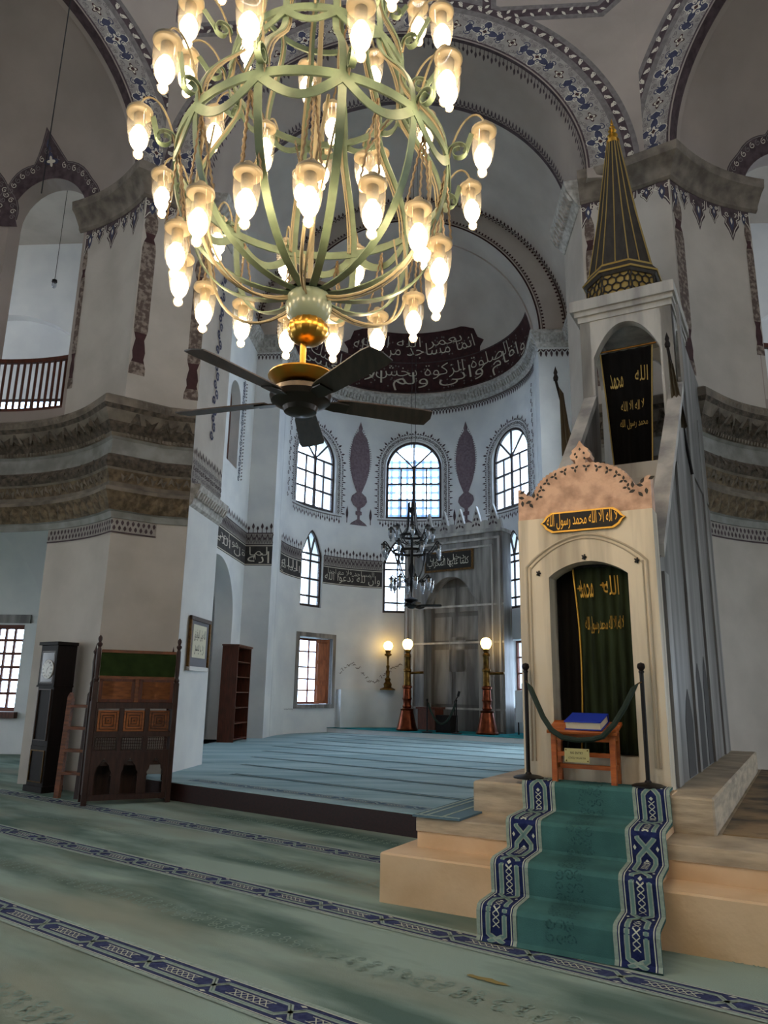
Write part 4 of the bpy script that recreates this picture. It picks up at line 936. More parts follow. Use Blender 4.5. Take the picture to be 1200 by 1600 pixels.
# pointed arch recesses and framing strips on the right flank
def ogee(s0,s1,z0,z1): m=(s0+s1)/2; return [(s0,z0),(s1,z0),(s1,z1-.28),(lerp(s1,m,.5),z1-.10),(m,z1),(lerp(s0,m,.5),z1-.10),(s0,z1-.28)]
for s0,s1,z0,z1 in ((7.5,8.0,.84,1.62),(8.45,8.95,.84,1.9),(9.15,9.55,.84,2.0)):
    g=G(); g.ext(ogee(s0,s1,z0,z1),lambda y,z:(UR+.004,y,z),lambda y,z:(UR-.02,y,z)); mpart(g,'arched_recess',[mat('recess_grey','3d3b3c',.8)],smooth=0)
for (a,b,c,d) in ((6.70,.84,6.95,2.6),(8.15,.84,8.32,4.0),(9.62,.84,9.85,6.6),(10.9,.84,11.25,5.4)):
    g=G(); g.box(UR-.01,UR+.025,a,c,b,d); mpart(g,'flank_strip',[MARBD],smooth=0)
# tower: four posts, arches, cornice
TV0,TV1=9.6,10.95
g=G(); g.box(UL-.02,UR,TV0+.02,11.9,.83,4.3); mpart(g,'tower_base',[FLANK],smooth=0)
g=G(); g.box(UL+.1,UR-.1,9.9,11.2,4.3,4.42); mpart(g,'tower_floor',[MARB],smooth=0)
TL,TR=-2.24,-1.04
def arc_front(x0,x1,spr,rise,n=16): return [(lerp(x1,x0,i/n),spr+rise*(1-abs(2*i/n-1)**2.2)) for i in range(n+1)]
fr_=[(TL,4.3),(TL+.17,4.3)]+list(reversed(arc_front(TL+.17,TR-.17,6.05,.45)))+[(TR-.17,4.3),(TR,4.3),(TR,6.66),(TL,6.66)]
for v0_,v1_ in ((TV0,TV0+.16),(TV1-.1,TV1)):
    g=G(); g.ext(fr_,fp_(v0_),fp_(v1_)); mpart(g,'tower_arch',[MARB],smooth=25)
sd=[(TV0,4.3),(TV0+.17,4.3)]+list(reversed(arc_front(TV0+.17,TV1-.17,6.05,.45)))+[(TV1-.17,4.3),(TV1,4.3),(TV1,6.66),(TV0,6.66)]
for x0_ in (TL,TR-.14):
    g=G(); g.ext(sd,lambda y,z:(x0_,y,z),lambda y,z:(x0_+.14,y,z)); mpart(g,'tower_arch',[MARB],smooth=25)
g=G(); g.box(TL-.02,TR+.02,TV0-.02,TV1+.02,6.60,6.68); g.box(TL-.06,TR+.04,TV0-.06,TV1+.05,6.68,6.75); g.box(TL-.11,TR+.07,TV0-.10,TV1+.08,6.75,6.91); mpart(g,'tower_cornice',[MARB],smooth=0)
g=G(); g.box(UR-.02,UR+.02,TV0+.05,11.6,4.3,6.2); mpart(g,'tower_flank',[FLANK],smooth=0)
# drum with gilded lattice, then the spire
CX,CV=-1.75,10.28; N8=8; A8=PI/8
def oct_(r,z): return [(CX+r*cos(A8+i*PI/4),CV+r*sin(A8+i*PI/4),z) for i in range(8)]
def loft(g,rings,mi=0):
    k=len(rings[0]); v=[p for r in rings for p in r]; f=[]
    for j in range(len(rings)-1):
        for i in range(k): f.append((j*k+i,j*k+(i+1)%k,(j+1)*k+(i+1)%k,(j+1)*k+i))
    f+=[tuple(range(k)),tuple(range((len(rings)-1)*k,len(rings)*k))]; g.add(v,f,mi)
g=G(); loft(g,[oct_(.50,6.91),oct_(.50,7.40)]); dr=mpart(g,'drum',[GOLDP],smooth=0)
g=G()                                      # hexagonal lattice standing off each face of the drum
for i in range(8):
    a=A8+i*PI/4+PI/8; ap=.50*cos(PI/8)+.012; w8=2*.50*sin(PI/8)
    Fh=lambda x,z,a=a:(CX+ap*cos(a)-sin(a)*x,CV+ap*sin(a)+cos(a)*x,z)
    r=.066
    for row in range(6):
        for col in range(-3,4):
            x=col*r*1.732+(r*.866 if row%2 else 0); z=6.97+row*r*1.5
            if abs(x)>w8/2+.01: continue
            h=[(min(max(x+r*sin(k*PI/3),-w8/2),w8/2),min(z+r*cos(k*PI/3),7.40)) for k in range(7)]
            for p,q in zip(h[:-1],h[1:]): 
                if math.hypot(p[0]-q[0],p[1]-q[1])>.01: g.tube([Fh(*p),Fh(*q)],.013,4)
mpart(g,'lattice',[LEAD],dr)
g=G(); loft(g,[oct_(.53,7.37),oct_(.555,7.40),oct_(.555,7.46),oct_(.47,7.57),oct_(.29,8.55),oct_(.095,9.86)]); sp=mpart(g,'spire',[LEAD],smooth=0)
for i in range(16):
    a=A8+i*PI/8; k=1 if i%2==0 else cos(PI/8)
    g=G(); g.tube([(CX+r*k*cos(a)*1.012,CV+r*k*sin(a)*1.012,z) for r,z in ((.47,7.57),(.29,8.55),(.095,9.86))],.009,5); mpart(g,'gilt_rib',[GOLDP],sp)
g=G()
for z,r in ((7.43,.565),(7.56,.485)): g.tube([(CX+r*cos(A8+i*PI/4),CV+r*sin(A8+i*PI/4),z) for i in range(8)],.016,5,closed=True)
mpart(g,'gilt_band',[GOLDP],sp)
g=G(); g.lathe([(.10,10.02),(.10,10.1),(.05,10.14),(.045,10.18),(.08,10.23),(.045,10.28),(.035,10.3),(.065,10.35),(.03,10.40),(.045,10.44),(.02,10.49),(.025,10.53),(.0,10.68)],12,(CX,CV,-.16)); g.v=[(x,y,9.86+(z-9.86)*.72) for x,y,z in g.v]; mpart(g,'finial',[BRASS])
# ---------------------------------------------------------------- curtains
def drape(root,x0,x1,v,z0,z1,mt,org,folds=7,amp=.025,side=None,edge=GOLD,nm='cloth'):
    g=G(); fx=lambda x,z:(x,v+amp*sin((x-x0)/(x1-x0)*folds*2*PI+.6*sin(z*2))*(.35+.65*(z1-z)/(z1-z0)),z)
    f=(lambda x,z:fx(side(x,z),z)) if side else fx
    g.sheet(f,frange(x0,x1,46),frange(z0,z1,24)); g.sheet(lambda x,z:(lambda q:(q[0],q[1]+.012,q[2]))(f(x,z)),frange(x0,x1,46),frange(z0,z1,24))
    o=part(g,nm,[mt],root,org,smooth=60); return o,f
co=(-1.5,6.6,1.1)
cu1=thing('portal_curtain','dark green velvet curtain with gold script hanging in the pulpit doorway','curtain',MN(*co),-MA)
sd_=lambda x,z:x+(.10 if x<-1.6 else 0)*0 if True else x
def gather(x,z):            # left edge drawn in towards the middle near the bottom
    k=(2.62-z)/1.6; t=(x+1.20)/(-.48); bow=.035*sin(PI*min(1,max(0,k)))*t
    return x+bow
o1,fc1=drape(cu1,-1.70,-1.20,6.60,1.08,2.66,CURT,co,6,.022,gather)
ff=lambda x,z:(lambda q:(q[0],q[1]-.012,q[2]))(fc1(x,z))
g=G(); write(g,ff,'الله',-1.45,-1.315,2.40,2.57); quatre(g,ff,-1.45,2.49,.026); part(g,'gold_script',[GOLD],cu1,co,smooth=0)
g=G(); write(g,ff,'محمد',-1.66,-1.54,2.38,2.55); quatre(g,ff,-1.66,2.47,.028); part(g,'gold_script',[GOLD],cu1,co,smooth=0)
g=G(); write(g,ff,SH,-1.64,-1.29,2.07,2.22); part(g,'gold_script',[GOLD],cu1,co,smooth=0)
g=G(); g.tube([(lambda q:(q[0]-.004,q[1]-.012,q[2]))(fc1(-1.70,z)) for z in frange(1.1,2.64,24)],.008,5); part(g,'gold_braid',[GOLD],cu1,co)
g=G(); g.tube([(OL,6.60,2.665),(OR,6.60,2.665)],.012,8); part(g,'rail',[IRON],cu1,co)
lp=(-1.8,6.64,1.1); lpt=thing('dark_curtain_panel','plain black curtain panel drawn behind the green one in the pulpit doorway','curtain',MN(*lp),-MA)
drape(lpt,-1.87,-1.58,6.645,1.08,2.66,CURTD,lp,3,.012)
co2=(-1.65,9.85,4.4)
cu2=thing('tower_curtain','black velvet curtain with gold script high in the pulpit canopy','curtain',MN(*co2),-MA)
gx=lambda x,z:x+ (x+2.0)*(-.16)*(6.17-z)/1.7 +.10*(6.17-z)/1.7*((x+1.31)/-.69)
o2,fc2=drape(cu2,-2.02,-1.33,9.80,4.30,6.17,CURTD,co2,5,.02,gx)
ff=lambda x,z:(lambda q:(q[0],q[1]-.014,q[2]))(fc2(x,z))
for w_,*q in (('محمد',-1.93,-1.74,5.62,5.84),('الله',-1.57,-1.39,5.68,5.90),('لا اله الا الله',-1.80,-1.45,5.28,5.42),('محمد رسول الله',-1.84,-1.40,5.02,5.16)):
    g=G(); write(g,ff,w_,*q); part(g,'gold_script',[GOLDP],cu2,co2,smooth=0)
g=G()
for x in (-2.02,-1.33): g.tube([ff(x,z) for z in frange(4.32,6.17,20)],.010,5)
part(g,'gold_braid',[GOLDP],cu2,co2)
g=G(); g.tube([(TL+.16,9.80,6.20),(TR-.16,9.80,6.20)],.014,8); part(g,'rail',[BRASSD],cu2,co2)
g=G(); g.box(-1.30,-1.10,10.55,10.60,4.42,5.2); mpart(g,'inner_panel',[BLUEIN],smooth=0)
# flags leaning at either side of the canopy
for (b,t,lab,sg) in (((-2.30,9.40,4.45),(-2.44,8.98,5.55),'furled olive banner on a pole left of the pulpit canopy',-1),((-.93,9.45,4.20),(-1.05,9.05,5.75),'furled olive banner on a pole right of the pulpit canopy',1)):
    r0=thing('banner',lab,'banner',MN(*b),-MA,'banners on the pulpit'); L=Vector(t)-Vector(b)
    g=G(); g.tube([(0,0,0),tuple(L)],.018,8); g.lathe([(.0,-.02),(.03,0),(.035,.04),(.02,.08),(.028,.11),(.0,.2)],8,tuple(L)); g.obj('pole',WDB,r0)
    g=G()
    def fl(x,z): 
        k=z; p=L*(.94-.62*k*0)-L*(.70*x*k*.0); base=L*.92; dn=Vector((sg*-.02+.16*x*(.35+.65*k),-.03*sin(x*14),-.95*k*(1-.12*x)-.10*x)); return tuple(base+dn*1.0-L*.0)
    g.sheet(fl,frange(0,1,12),frange(0,1,12)); g.sheet(lambda x,z:tuple(Vector(fl(x,z))+Vector((0,.008,0))),frange(0,1,12),frange(0,1,12)); g.obj('cloth',FLAGM,r0,smooth=60)
# ---------------------------------------------------------------- runner on the steps
ro=(-1.48,5.0,0)
run=thing('stair_runner','teal stair carpet with navy interlaced borders running up the pulpit steps','carpet',MN(*ro),-MA)
RP=[(4.93,.006),(4.955,.03),(4.965,.18),(4.985,.205),(5.02,.212),(5.27,.212),(5.285,.23),(5.288,.40),(5.305,.422),(5.34,.43),(5.665,.432),(5.685,.45),(5.69,.615),(5.705,.637),(5.74,.643),(6.15,.645),(6.168,.66),(6.174,.835),(6.19,.857),(6.22,.862),(6.42,.862)]
RL=[0]
for a,b in zip(RP[:-1],RP[1:]): RL.append(RL[-1]+math.hypot(b[0]-a[0],b[1]-a[1]))
def frn(l,u,o=0):
    l=min(max(l,0),RL[-1]); i=0
    while i<len(RL)-2 and l>RL[i+1]: i+=1
    k=(l-RL[i])/(RL[i+1]-RL[i]); a,b=RP[i],RP[i+1]; d=Vector((b[0]-a[0],b[1]-a[1])).normalized()
    wob=.012*sin(l*5)+.01*sin(l*11+u*3); sl=-1.48+u+.10*(l/RL[-1]-.5)*-1
    return (sl,lerp(a[0],b[0],k)-d.y*o+wob*0,lerp(a[1],b[1],k)+d.x*o)
ls=sorted(RL+frange(.01,RL[-1]-.01,30)); hwR=.57
g=G(); g.sheet(lambda l,u:frn(l,u,.004),ls,(-hwR,hwR)); g.sheet(lambda l,u:frn(l,u,-.010),ls,(-hwR,hwR))
g.sheet(lambda l,k:frn(l,-hwR,lerp(.004,-.010,k)),ls,(0,1)); g.sheet(lambda l,k:frn(l,hwR,lerp(.004,-.010,k)),ls,(0,1)); part(g,'pile',[RUN],run,ro)
g=G()
for k in range(36):
    for q in range(3): curl(g,lambda l,u:frn(l,u,.0075),.1+k*.073,-.02+(q-1)*.065,.035,.010,k*1.3+q,1.2,1 if (k+q)%2 else -1)
part(g,'embossed_scroll',[RUNW],run,ro,smooth=0)
for sg in (-1,1):
    uc=sg*(hwR-.135); g=G(); S=lambda a,b,o,mi:g.sheet(lambda l,u:frn(l,u,o),ls,(uc+a,uc+b),mi)
    S(-.135,.135,.007,0); 
    for s2 in (-1,1): S(min(s2*.135,s2*.11),max(s2*.135,s2*.11),.009,1); S(min(s2*.103,s2*.096),max(s2*.103,s2*.096),.009,2)
    per=.40; y=0
    def fr2(x,yy,o=.010): return frn(x,uc+yy,o)
    def dense(pts):
        o=[]
        for a,b in zip(pts[:-1],pts[1:]):
            for i in range(6): o.append((lerp(a[0],b[0],i/6),lerp(a[1],b[1],i/6)))
        return o+[pts[-1]]
    k=0
    while y<RL[-1]:
        a,b=y,y+per; c=.06
        for s2 in (-1,1):
            pts=[(a-c,-s2*.055),(a+c,s2*.055),(b-c,s2*.055),(b+c,-s2*.055)]; pts=dense([(min(max(p,0),RL[-1]),q) for p,q in pts])
            g.rib(pts,.034,lambda x,q,s2=s2:fr2(x,q,.011 if s2>0 else .013),1); g.rib(pts,.018,lambda x,q,s2=s2:fr2(x,q,.0125 if s2>0 else .0145),3)
        for i in range(5):
            x=lerp(a+.10,b-.10,(i+.5)/5); q=.018
            if x<RL[-1]-.02:
                g.rib([(x-q,-.022),(x+q,.022)],.006,lambda x,q:fr2(x,q,.013),2); g.rib([(x-q,.022),(x+q,-.022)],.006,lambda x,q:fr2(x,q,.013),2)
        if b<RL[-1]:
            for s2 in (-1,1): diamond(g,lambda x,q:fr2(x,q,.013),b,s2*.075,.035,.022,2)
            diamond(g,lambda x,q:fr2(x,q,.013),b-.085,0,.03,.03,2)
        y+=per
    part(g,'woven_border',[NAVY,SAGE,IVW,SAGED],run,ro,smooth=0)
# ---------------------------------------------------------------- stanchions, rope, sign
for (u,v,lab) in ((-2.08,6.32,'black barrier post left of the pulpit doorway'),(-1.12,6.05,'black barrier post right of the pulpit doorway')):
    z=.868 if v>6.2 else .868
    v2=6.32 if u<-1.5 else 6.31
    r0=thing('barrier_post',lab,'post',MN(u,v2,z),-MA,'barrier posts of the pulpit')
    g=G(); g.lathe([(.0,0),(.125,0),(.125,.012),(.10,.022),(.03,.034),(.02,.05)],24); g.obj('base',IRON,r0)
    g=G(); g.lathe([(.017,.04),(.017,.86),(.022,.865),(.022,.88)],14); g.obj('pole',IRON,r0)
    g=G(); g.lathe([(.015,.88),(.03,.90),(.032,.915),(.026,.935),(.0,.945)],14); g.obj('knob',WDB,r0)
a,b=(-2.05,6.28,1.66),(-1.15,6.27,1.66); ro2=(-1.6,6.2,1.3)
rp=thing('barrier_rope','dark green padded rope sagging between the two pulpit barrier posts','rope',MN(*ro2),-MA)
pts=[(-2.05,6.27,1.64),(-2.02,6.25,1.60),(-1.97,6.23,1.50),(-1.90,6.19,1.37),(-1.83,6.18,1.27),(-1.74,6.17,1.215),(-1.62,6.17,1.20),(-1.50,6.17,1.21),(-1.42,6.17,1.235),(-1.33,6.19,1.33),(-1.25,6.22,1.46),(-1.18,6.25,1.60),(-1.145,6.27,1.645)]
g=G(); g.tube(pts,[.006]+[.022]*11+[.006],8); part(g,'padded_rope',[ROPE],rp,ro2)
g=G(); g.tube([(-2.075,6.30,1.66),(-2.05,6.27,1.64)],.006,5); g.tube([(-1.12,6.30,1.66),(-1.145,6.27,1.645)],.006,5); part(g,'hook',[BRASSD],rp,ro2)
so=(-1.62,6.14,1.085)
sg_=thing('hanging_sign','small pale brass NO ENTRY plate hanging from the pulpit rope','sign',MN(*so),-MA)
g=G(); g.bbox(-.098,.098,-.006,.006,-.052,.052,.002); g.obj('plate',SIGNM,sg_,smooth=0)
g=G(); F_=lambda x,z:(x,-.0075,z); write(g,F_,'NO ENTRY',-.05,.05,.010,.028,arab=False,bold=.01); g.obj('lettering',INKT,sg_,smooth=0); g=G(); write(g,F_,'GİRİŞ YASAKTIR',-.068,.072,-.030,-.008,arab=False,bold=.0); g.obj('lettering',INKT,sg_,smooth=0)
g=G()
for x in (-.085,.085):
    for z in (-.04,.04): g.lathe([(.006,0),(.004,.004),(0,.005)],8,(0,0,0)); k=len(g.v)-24; g.v[k:]=[(x+p[0],-.006-p[2],z+p[1]) for p in g.v[k:]]
g.obj('rivet',BRASSD,sg_)
g=G()
for x in (-.07,.07): g.tube([(x,.0,.05),(x,.03,.13)],.002,4)
g.obj('string',ROPE,sg_)
# ---------------------------------------------------------------- wooden stool and blue book
to=(-1.60,6.43,.866); V0,V1=6.24,6.42
tb=thing('wooden_stand','small orange wooden stand behind the rope in the pulpit doorway','stand',MN(-1.60,6.335,.868),-MA)
def tbx(nm,*a,b=.004): g=G(); g.bbox(*a,b); return g.obj(nm,WOR,tb,smooth=0)
for sx in (-1,1):
    for y0,y1 in ((-.095,-.055),(.055,.095)): tbx('leg',sx*.235-.022,sx*.235+.022,y0,y1,0,.40)
    tbx('side_rail',sx*.235-.016,sx*.235+.016,-.055,.055,.33,.40); tbx('side_rail',sx*.235-.014,sx*.235+.014,-.055,.055,.10,.14)
tbx('apron',-.213,.213,-.088,-.066,.32,.40); tbx('apron',-.213,.213,.066,.088,.32,.40); tbx('stretcher',-.213,.213,-.012,.012,.10,.135); tbx('shelf_rail',-.213,.213,-.08,-.062,.20,.235)
for k in range(3): o=tbx('slat',-.28,.28,-.135+k*.09,-.135+k*.09+.082,0,.022); o.location=(0,-.0,.415); o.rotation_euler=(R(17),0,0)
bk=thing('blue_book','thick blue book lying on the orange wooden stand','book',MN(-1.575,6.325,1.307),-MA+R(-6)); bk.rotation_euler=(R(17),0,-MA+R(-5)); bk.scale=(1.32,1.32,1.0)
g=G(); g.bbox(-.115,.115,-.082,.082,.0,.006,.001); g.bbox(-.115,.115,-.082,.082,.062,.070,.002); g.box(-.115,.115,.076,.084,0,.07); g.obj('cover',BLUEB,bk,smooth=0)
g=G(); g.box(-.108,.108,-.074,.076,.006,.062); g.obj('page_block',PAGES,bk,smooth=0)
# ================================================================ THE GREAT CHANDELIER
CHX,CHY=-.44,3.76
chl=thing('chandelier','large green iron chandelier with many lit glass lamps hanging over the carpet','chandelier',(CHX,CHY,3.66))
def cpart(g,name,m,parent=None,smooth=35): g.v=[(x,y,z-3.66) for x,y,z in g.v]; return g.obj(name,m,parent or chl,smooth)
pol=lambda r,a,z:(r*cos(a),r*sin(a),z)
def ring(r,z,w,t,name): g=G(); g.strap([pol(r,2*PI*i/64,z) for i in range(64)],lambda i:(0,0,1),w,t,closed=True); return cpart(g,name,GRN)
ring(.785,4.45,.052,.012,'hoop'); ring(.52,5.12,.045,.012,'hoop'); ring(.40,5.75,.04,.012,'hoop')
NR=12
def bez(P,n=14):
    o=[]; k=len(P)-1
    for i in range(n+1):
        t=i/n; q=[list(p) for p in P]
        while len(q)>1: q=[[lerp(a[0],b[0],t),lerp(a[1],b[1],t)] for a,b in zip(q[:-1],q[1:])]
        o.append(q[0])
    return o
low=bez([(.09,3.70),(.50,3.66),(.80,3.95),(.785,4.45)]); upb=bez([(.785,4.45),(.80,4.80),(.48,4.9),(.52,5.12)])+bez([(.52,5.12),(.54,5.4),(.33,5.5),(.40,5.75)])[1:]+bez([(.40,5.75),(.42,6.0),(.10,6.2),(.04,6.6)])[1:]
for i in range(NR):
    a=2*PI*(i+.5)/NR; sd=(-sin(a),cos(a),0)
    g=G(); g.strap([pol(r,a,z) for r,z in low],sd,.042,.008); cpart(g,'lower_rib',GRN)
    g=G(); g.strap([pol(r,a,z) for r,z in upb],sd,.036,.008); cpart(g,'upper_rib',GRN)
    g=G(); n=12; A=lambda t:2*PI*(i+.5+t)/NR                       # swag below the hoop
    g.strap([pol(.79,A(k/n),4.44-.13*sin(PI*k/n)) for k in range(n+1)],lambda k:(0,0,1),.05,.007); cpart(g,'swag',GRN)
    g=G(); g.strap([pol(.53,A(k/n),5.10-.07*sin(PI*k/n)) for k in range(n+1)],lambda k:(0,0,1),.038,.007); cpart(g,'swag',GRN)
    g=G(); da=.03                                                  # supply cables tied along the ribs
    g.tube([pol(r-.012,a+da,z) for r,z in upb],.006,5); g.tube([pol(r-.02,a+da*1.6,z) for r,z in upb[::2]],.005,5); cpart(g,'cable',WIRE)
    if i%2==0:
        a2=a+.2; g=G(); b2=bez([(.12,3.66),(.45,3.52),(.72,3.72),(.72,4.02),(.70,4.4)],16); g.tube([pol(r,a2+.25*t,z) for t,(r,z) in zip(frange(0,1,17),b2)],.009,6); g.tube([pol(r-.02,a2+.04+.3*t,z-.01) for t,(r,z) in zip(frange(0,1,17),b2)],.006,5); cpart(g,'curved_cable',WIRE)
g=G(); g.tube([(0,0,3.7),(.0,0,16.5)],.016,8); cpart(g,'stem',WIRE)
g=G(); g.lathe([(.085,3.72),(.14,3.70),(.145,3.72),(.10,3.735)],24); cpart(g,'hub_plate',IRON)
g=G(); g.lathe([(.085,3.53),(.115,3.56),(.13,3.62),(.125,3.68),(.10,3.715)],24); cpart(g,'ceramic_bowl',GRNB)
g=G(); g.lathe([(.02,3.40),(.06,3.41),(.085,3.43),(.108,3.47),(.105,3.51),(.088,3.535)],32,flute=.06); cpart(g,'fluted_cup',BRASS)
# one lamp: enamel cap, lit bulb, glass with ball tip; shared meshes
def lampmeshes(caps,gl,bu):
    g=G(); g.lathe([(.012,.03),(.024,.028),(.028,.0),(.032,-.012),(.062,-.014),(.071,-.020),(.072,-.034),(.067,-.040),(.062,-.042),(.03,-.045),(.03,-.10),(.024,-.125)],20); cap=g.obj('lamp',caps)
    g=G(); g.lathe([(.066,-.038),(.065,-.12),(.060,-.17),(.052,-.215),(.038,-.25),(.022,-.272),(.014,-.278)],20); g.fixn=True; gls=g.obj('glass_shade',gl,cap,60)
    g=G(); g.lathe([(.014,-.276),(.024,-.284),(.029,-.298),(.026,-.313),(.014,-.324),(.0,-.327)],12); tp=g.obj('ball_tip',gl,cap,60)
    g=G(); g.lathe([(.016,-.125),(.034,-.145),(.046,-.175),(.048,-.20),(.042,-.235),(.028,-.258),(.012,-.272),(.018,-.284),(.023,-.297),(.018,-.312),(.0,-.318)],14); bl=g.obj('bulb',bu,cap,60)
    return cap
lamp0=lampmeshes(CREAMM,GLASSL,BULBM); used=[False]
def place(o,parent,p,tilt=(0,0,0),s=1):
    o.parent=parent; o.location=p; o.rotation_euler=tilt; o.scale=(s,s,s); return o
def lamp(p,tilt=(0,0,0),s=1.0):
    if not used[0]: used[0]=True; o=lamp0
    else: o=tree(lamp0)
    return place(o,chl,(p[0],p[1],p[2]-3.66),tilt,s)
rnd=random.Random(11)
g=G()
def chain(g,a,b,r=.006):
    a,b=Vector(a),Vector(b); n=max(3,int((b-a).length/.022)); s=Vector((.003,.0,0)); 
    g.tube([tuple(a.lerp(b,i/n)+s*(1 if i%2 else -1)) for i in range(n+1)],r,4)
for i in range(15):                                  # lower tier on chains
    a=-PI/2+.09+2*PI*i/15; r=.735; z=3.96+rnd.uniform(-.02,.02); p=pol(r,a,z); lamp(p)
    g=G()
    for k in (-1,0,1): q=pol(r+.065*cos(k*2.1),a+.09*sin(k*2.1),z-.02); chain(g,q,pol(.77,a,4.40))
    cpart(g,'chain',CHAINM)
def scroll(g,a,r0,z0,rr,sg=1):
    n=18; g.strap([pol(r0+rr+rr*(1-.6*t)*-cos(t*2.6*PI),a,z0+sg*rr*(1-.6*t)*sin(t*2.6*PI)) for t in frange(0,1,n)],(-sin(a),cos(a),0),.034,.006)
def armtier(n,ph,r0,z0,r1,zc,rr):
    for i in range(n):
        a=ph+2*PI*i/n; tl=rnd.uniform(-.05,.12); z=zc+rnd.uniform(-.03,.03)
        lamp(pol(r1,a,z),(tl*sin(a),-tl*cos(a)*-1,0))
        g=G(); scroll(g,a,r0,z0,rr); g.strap([pol(r0+rr*1.6,a,z0-.01),pol(r1-.07,a,z-.03)],(0,0,1),.03,.006); cpart(g,'scroll_arm',GRN)
        g=G(); b2=bez([(r0,z0-.05),(r0+.04,z0+.16),(lerp(r0,r1,.6),z+.16),(r1,z+.10),(r1,z+.01)],12); g.tube([pol(r,a,q) for r,q in b2],.006,5); cpart(g,'lamp_cable',WIRE)
armtier(12,-PI/2+.30,.785,4.50,.99,4.66,.06)
armtier(12,-PI/2+.05,.56,5.15,.80,5.28,.055)
armtier(8,-PI/2+.25,.42,5.78,.62,5.88,.05)
for i in range(4):                                   # small inner lamps
    a=.4+i*PI/2; lamp(pol(.30,a,4.72),s=.8); g=G(); chain(g,pol(.30,a,4.72),pol(.5,a,5.1)); cpart(g,'chain',CHAINM)
# ---------------------------------------------------------------- ceiling fan beneath it
def fan(name,label,loc,s,mats,ph,bl=.60):
    B,Mo,Bl=mats; r0=thing(name,label,'fan',loc); r0.scale=(s,s,s)
    def P(g,nm,m,**k): return g.obj(nm,m,r0,**k)
    g=G(); g.lathe([(.018,.17),(.018,.33)],10); P(g,'down_rod',B)
    g=G(); g.lathe([(.03,.18),(.07,.165),(.185,.115),(.19,.105),(.165,.075),(.12,.05),(.06,.045)],28); P(g,'canopy_bowl',B)
    g=G(); g.lathe([(.06,.05),(.12,.045),(.165,.02),(.175,-.01),(.165,-.04),(.13,-.06),(.10,-.075),(.09,-.10),(.05,-.115),(.0,-.12)],28); P(g,'motor',Mo)
    for i in range(5):
        a=ph+2*PI*i/5; c,s_=cos(a),sin(a)
        def T(x,y,z,t=.22): z2=z+y*t*-1; return (x*c-y*s_,x*s_+y*c,z2)
        g=G(); pts=[(.20,-.05),(.26,-.062),(.70,-.078),(.76,-.07),(.775,0),(.76,.07),(.70,.078),(.26,.062),(.20,.05)]
        g.ext(pts,lambda x,y:T(x,y,-.035),lambda x,y:T(x,y,-.028)); P(g,'blade',Bl,smooth=20)
        g=G(); g.ext([(.10,-.02),(.20,-.045),(.27,-.04),(.27,.04),(.20,.045),(.10,.02)],lambda x,y:T(x,y,-.045),lambda x,y:T(x,y,-.036)); P(g,'blade_bracket',Mo,smooth=0)
    return r0
fan('ceiling_fan','dark five-bladed ceiling fan with brass bowl under the large chandelier',(CHX-.02,CHY,3.10),.97,(BRASS,FANM,FANB),PI/2)
# ---------------------------------------------------------------- dark chandelier and fan in the apse
SX,SY=.70,18.0
c2=thing('dark_chandelier','small dark iron chandelier with unlit glass lamps hanging before the apse','chandelier',(SX,SY,3.95))
g=G(); g.tube([(-.03,0,2.2),(-.03,0,12.6)],.006,4); g.tube([(.07,0,2.2),(.07,0,12.6)],.006,4); g.obj('cable',IRON,c2)
for i in range(8):
    a=2*PI*i/8; sd=(-sin(a),cos(a),0)
    g=G(); g.strap([pol(r,a,z) for r,z in ((.10,2.2),(.10,2.05),(.14,1.55),(.20,1.45),(.30,1.35))],sd,.05,.015); g.obj('upper_rib',IRON,c2)
    g=G(); g.strap([pol(r,a,z) for r,z in bez([(.46,.95),(.50,.6),(.25,.25),(.08,.15)],8)],sd,.035,.012); g.obj('lower_rib',IRON,c2)
    g=G(); g.tube([pol(r,a,z) for r,z in bez([(.12,1.2),(.3,1.0),(.5,1.75),(.52,1.55)],8)],.014,5); g.tube([pol(r,a+.3,z) for r,z in bez([(.3,.9),(.5,.75),(.7,1.35),(.72,1.12)],8)],.014,5); g.tube([pol(r,a+.15,z) for r,z in bez([(.1,.3),(.3,.05),(.5,.5),(.50,.30)],8)],.014,5); g.obj('scroll_arm',IRON,c2)
for r,z in ((.46,.95),(.30,1.35)): g=G(); g.strap([pol(r,2*PI*i/32,z) for i in range(32)],lambda i:(0,0,1),.06,.014,closed=True); g.obj('hoop',IRON,c2)
g=G(); g.lathe([(.03,2.1),(.09,2.05),(.03,1.9),(.03,.7),(.09,.5),(.03,.3),(.05,.15),(.02,-.05)],12); g.obj('stem',IRON,c2)
dl0=lampmeshes(IRON,GLASSD,BULBOFF); first=True
for n,r,z,o in ((8,.52,1.55,0),(8,.72,1.12,.3),(8,.50,.30,.15)):
    for i in range(n):
        q=dl0 if first else tree(dl0); first=False; place(q,c2,pol(r,2*PI*i/n+o,z),s=1.05)
fan('ceiling_fan','far black ceiling fan hanging below the dark apse chandelier',(SX,SY,3.62),.95,(IRON,IRON,IRON),-.12)
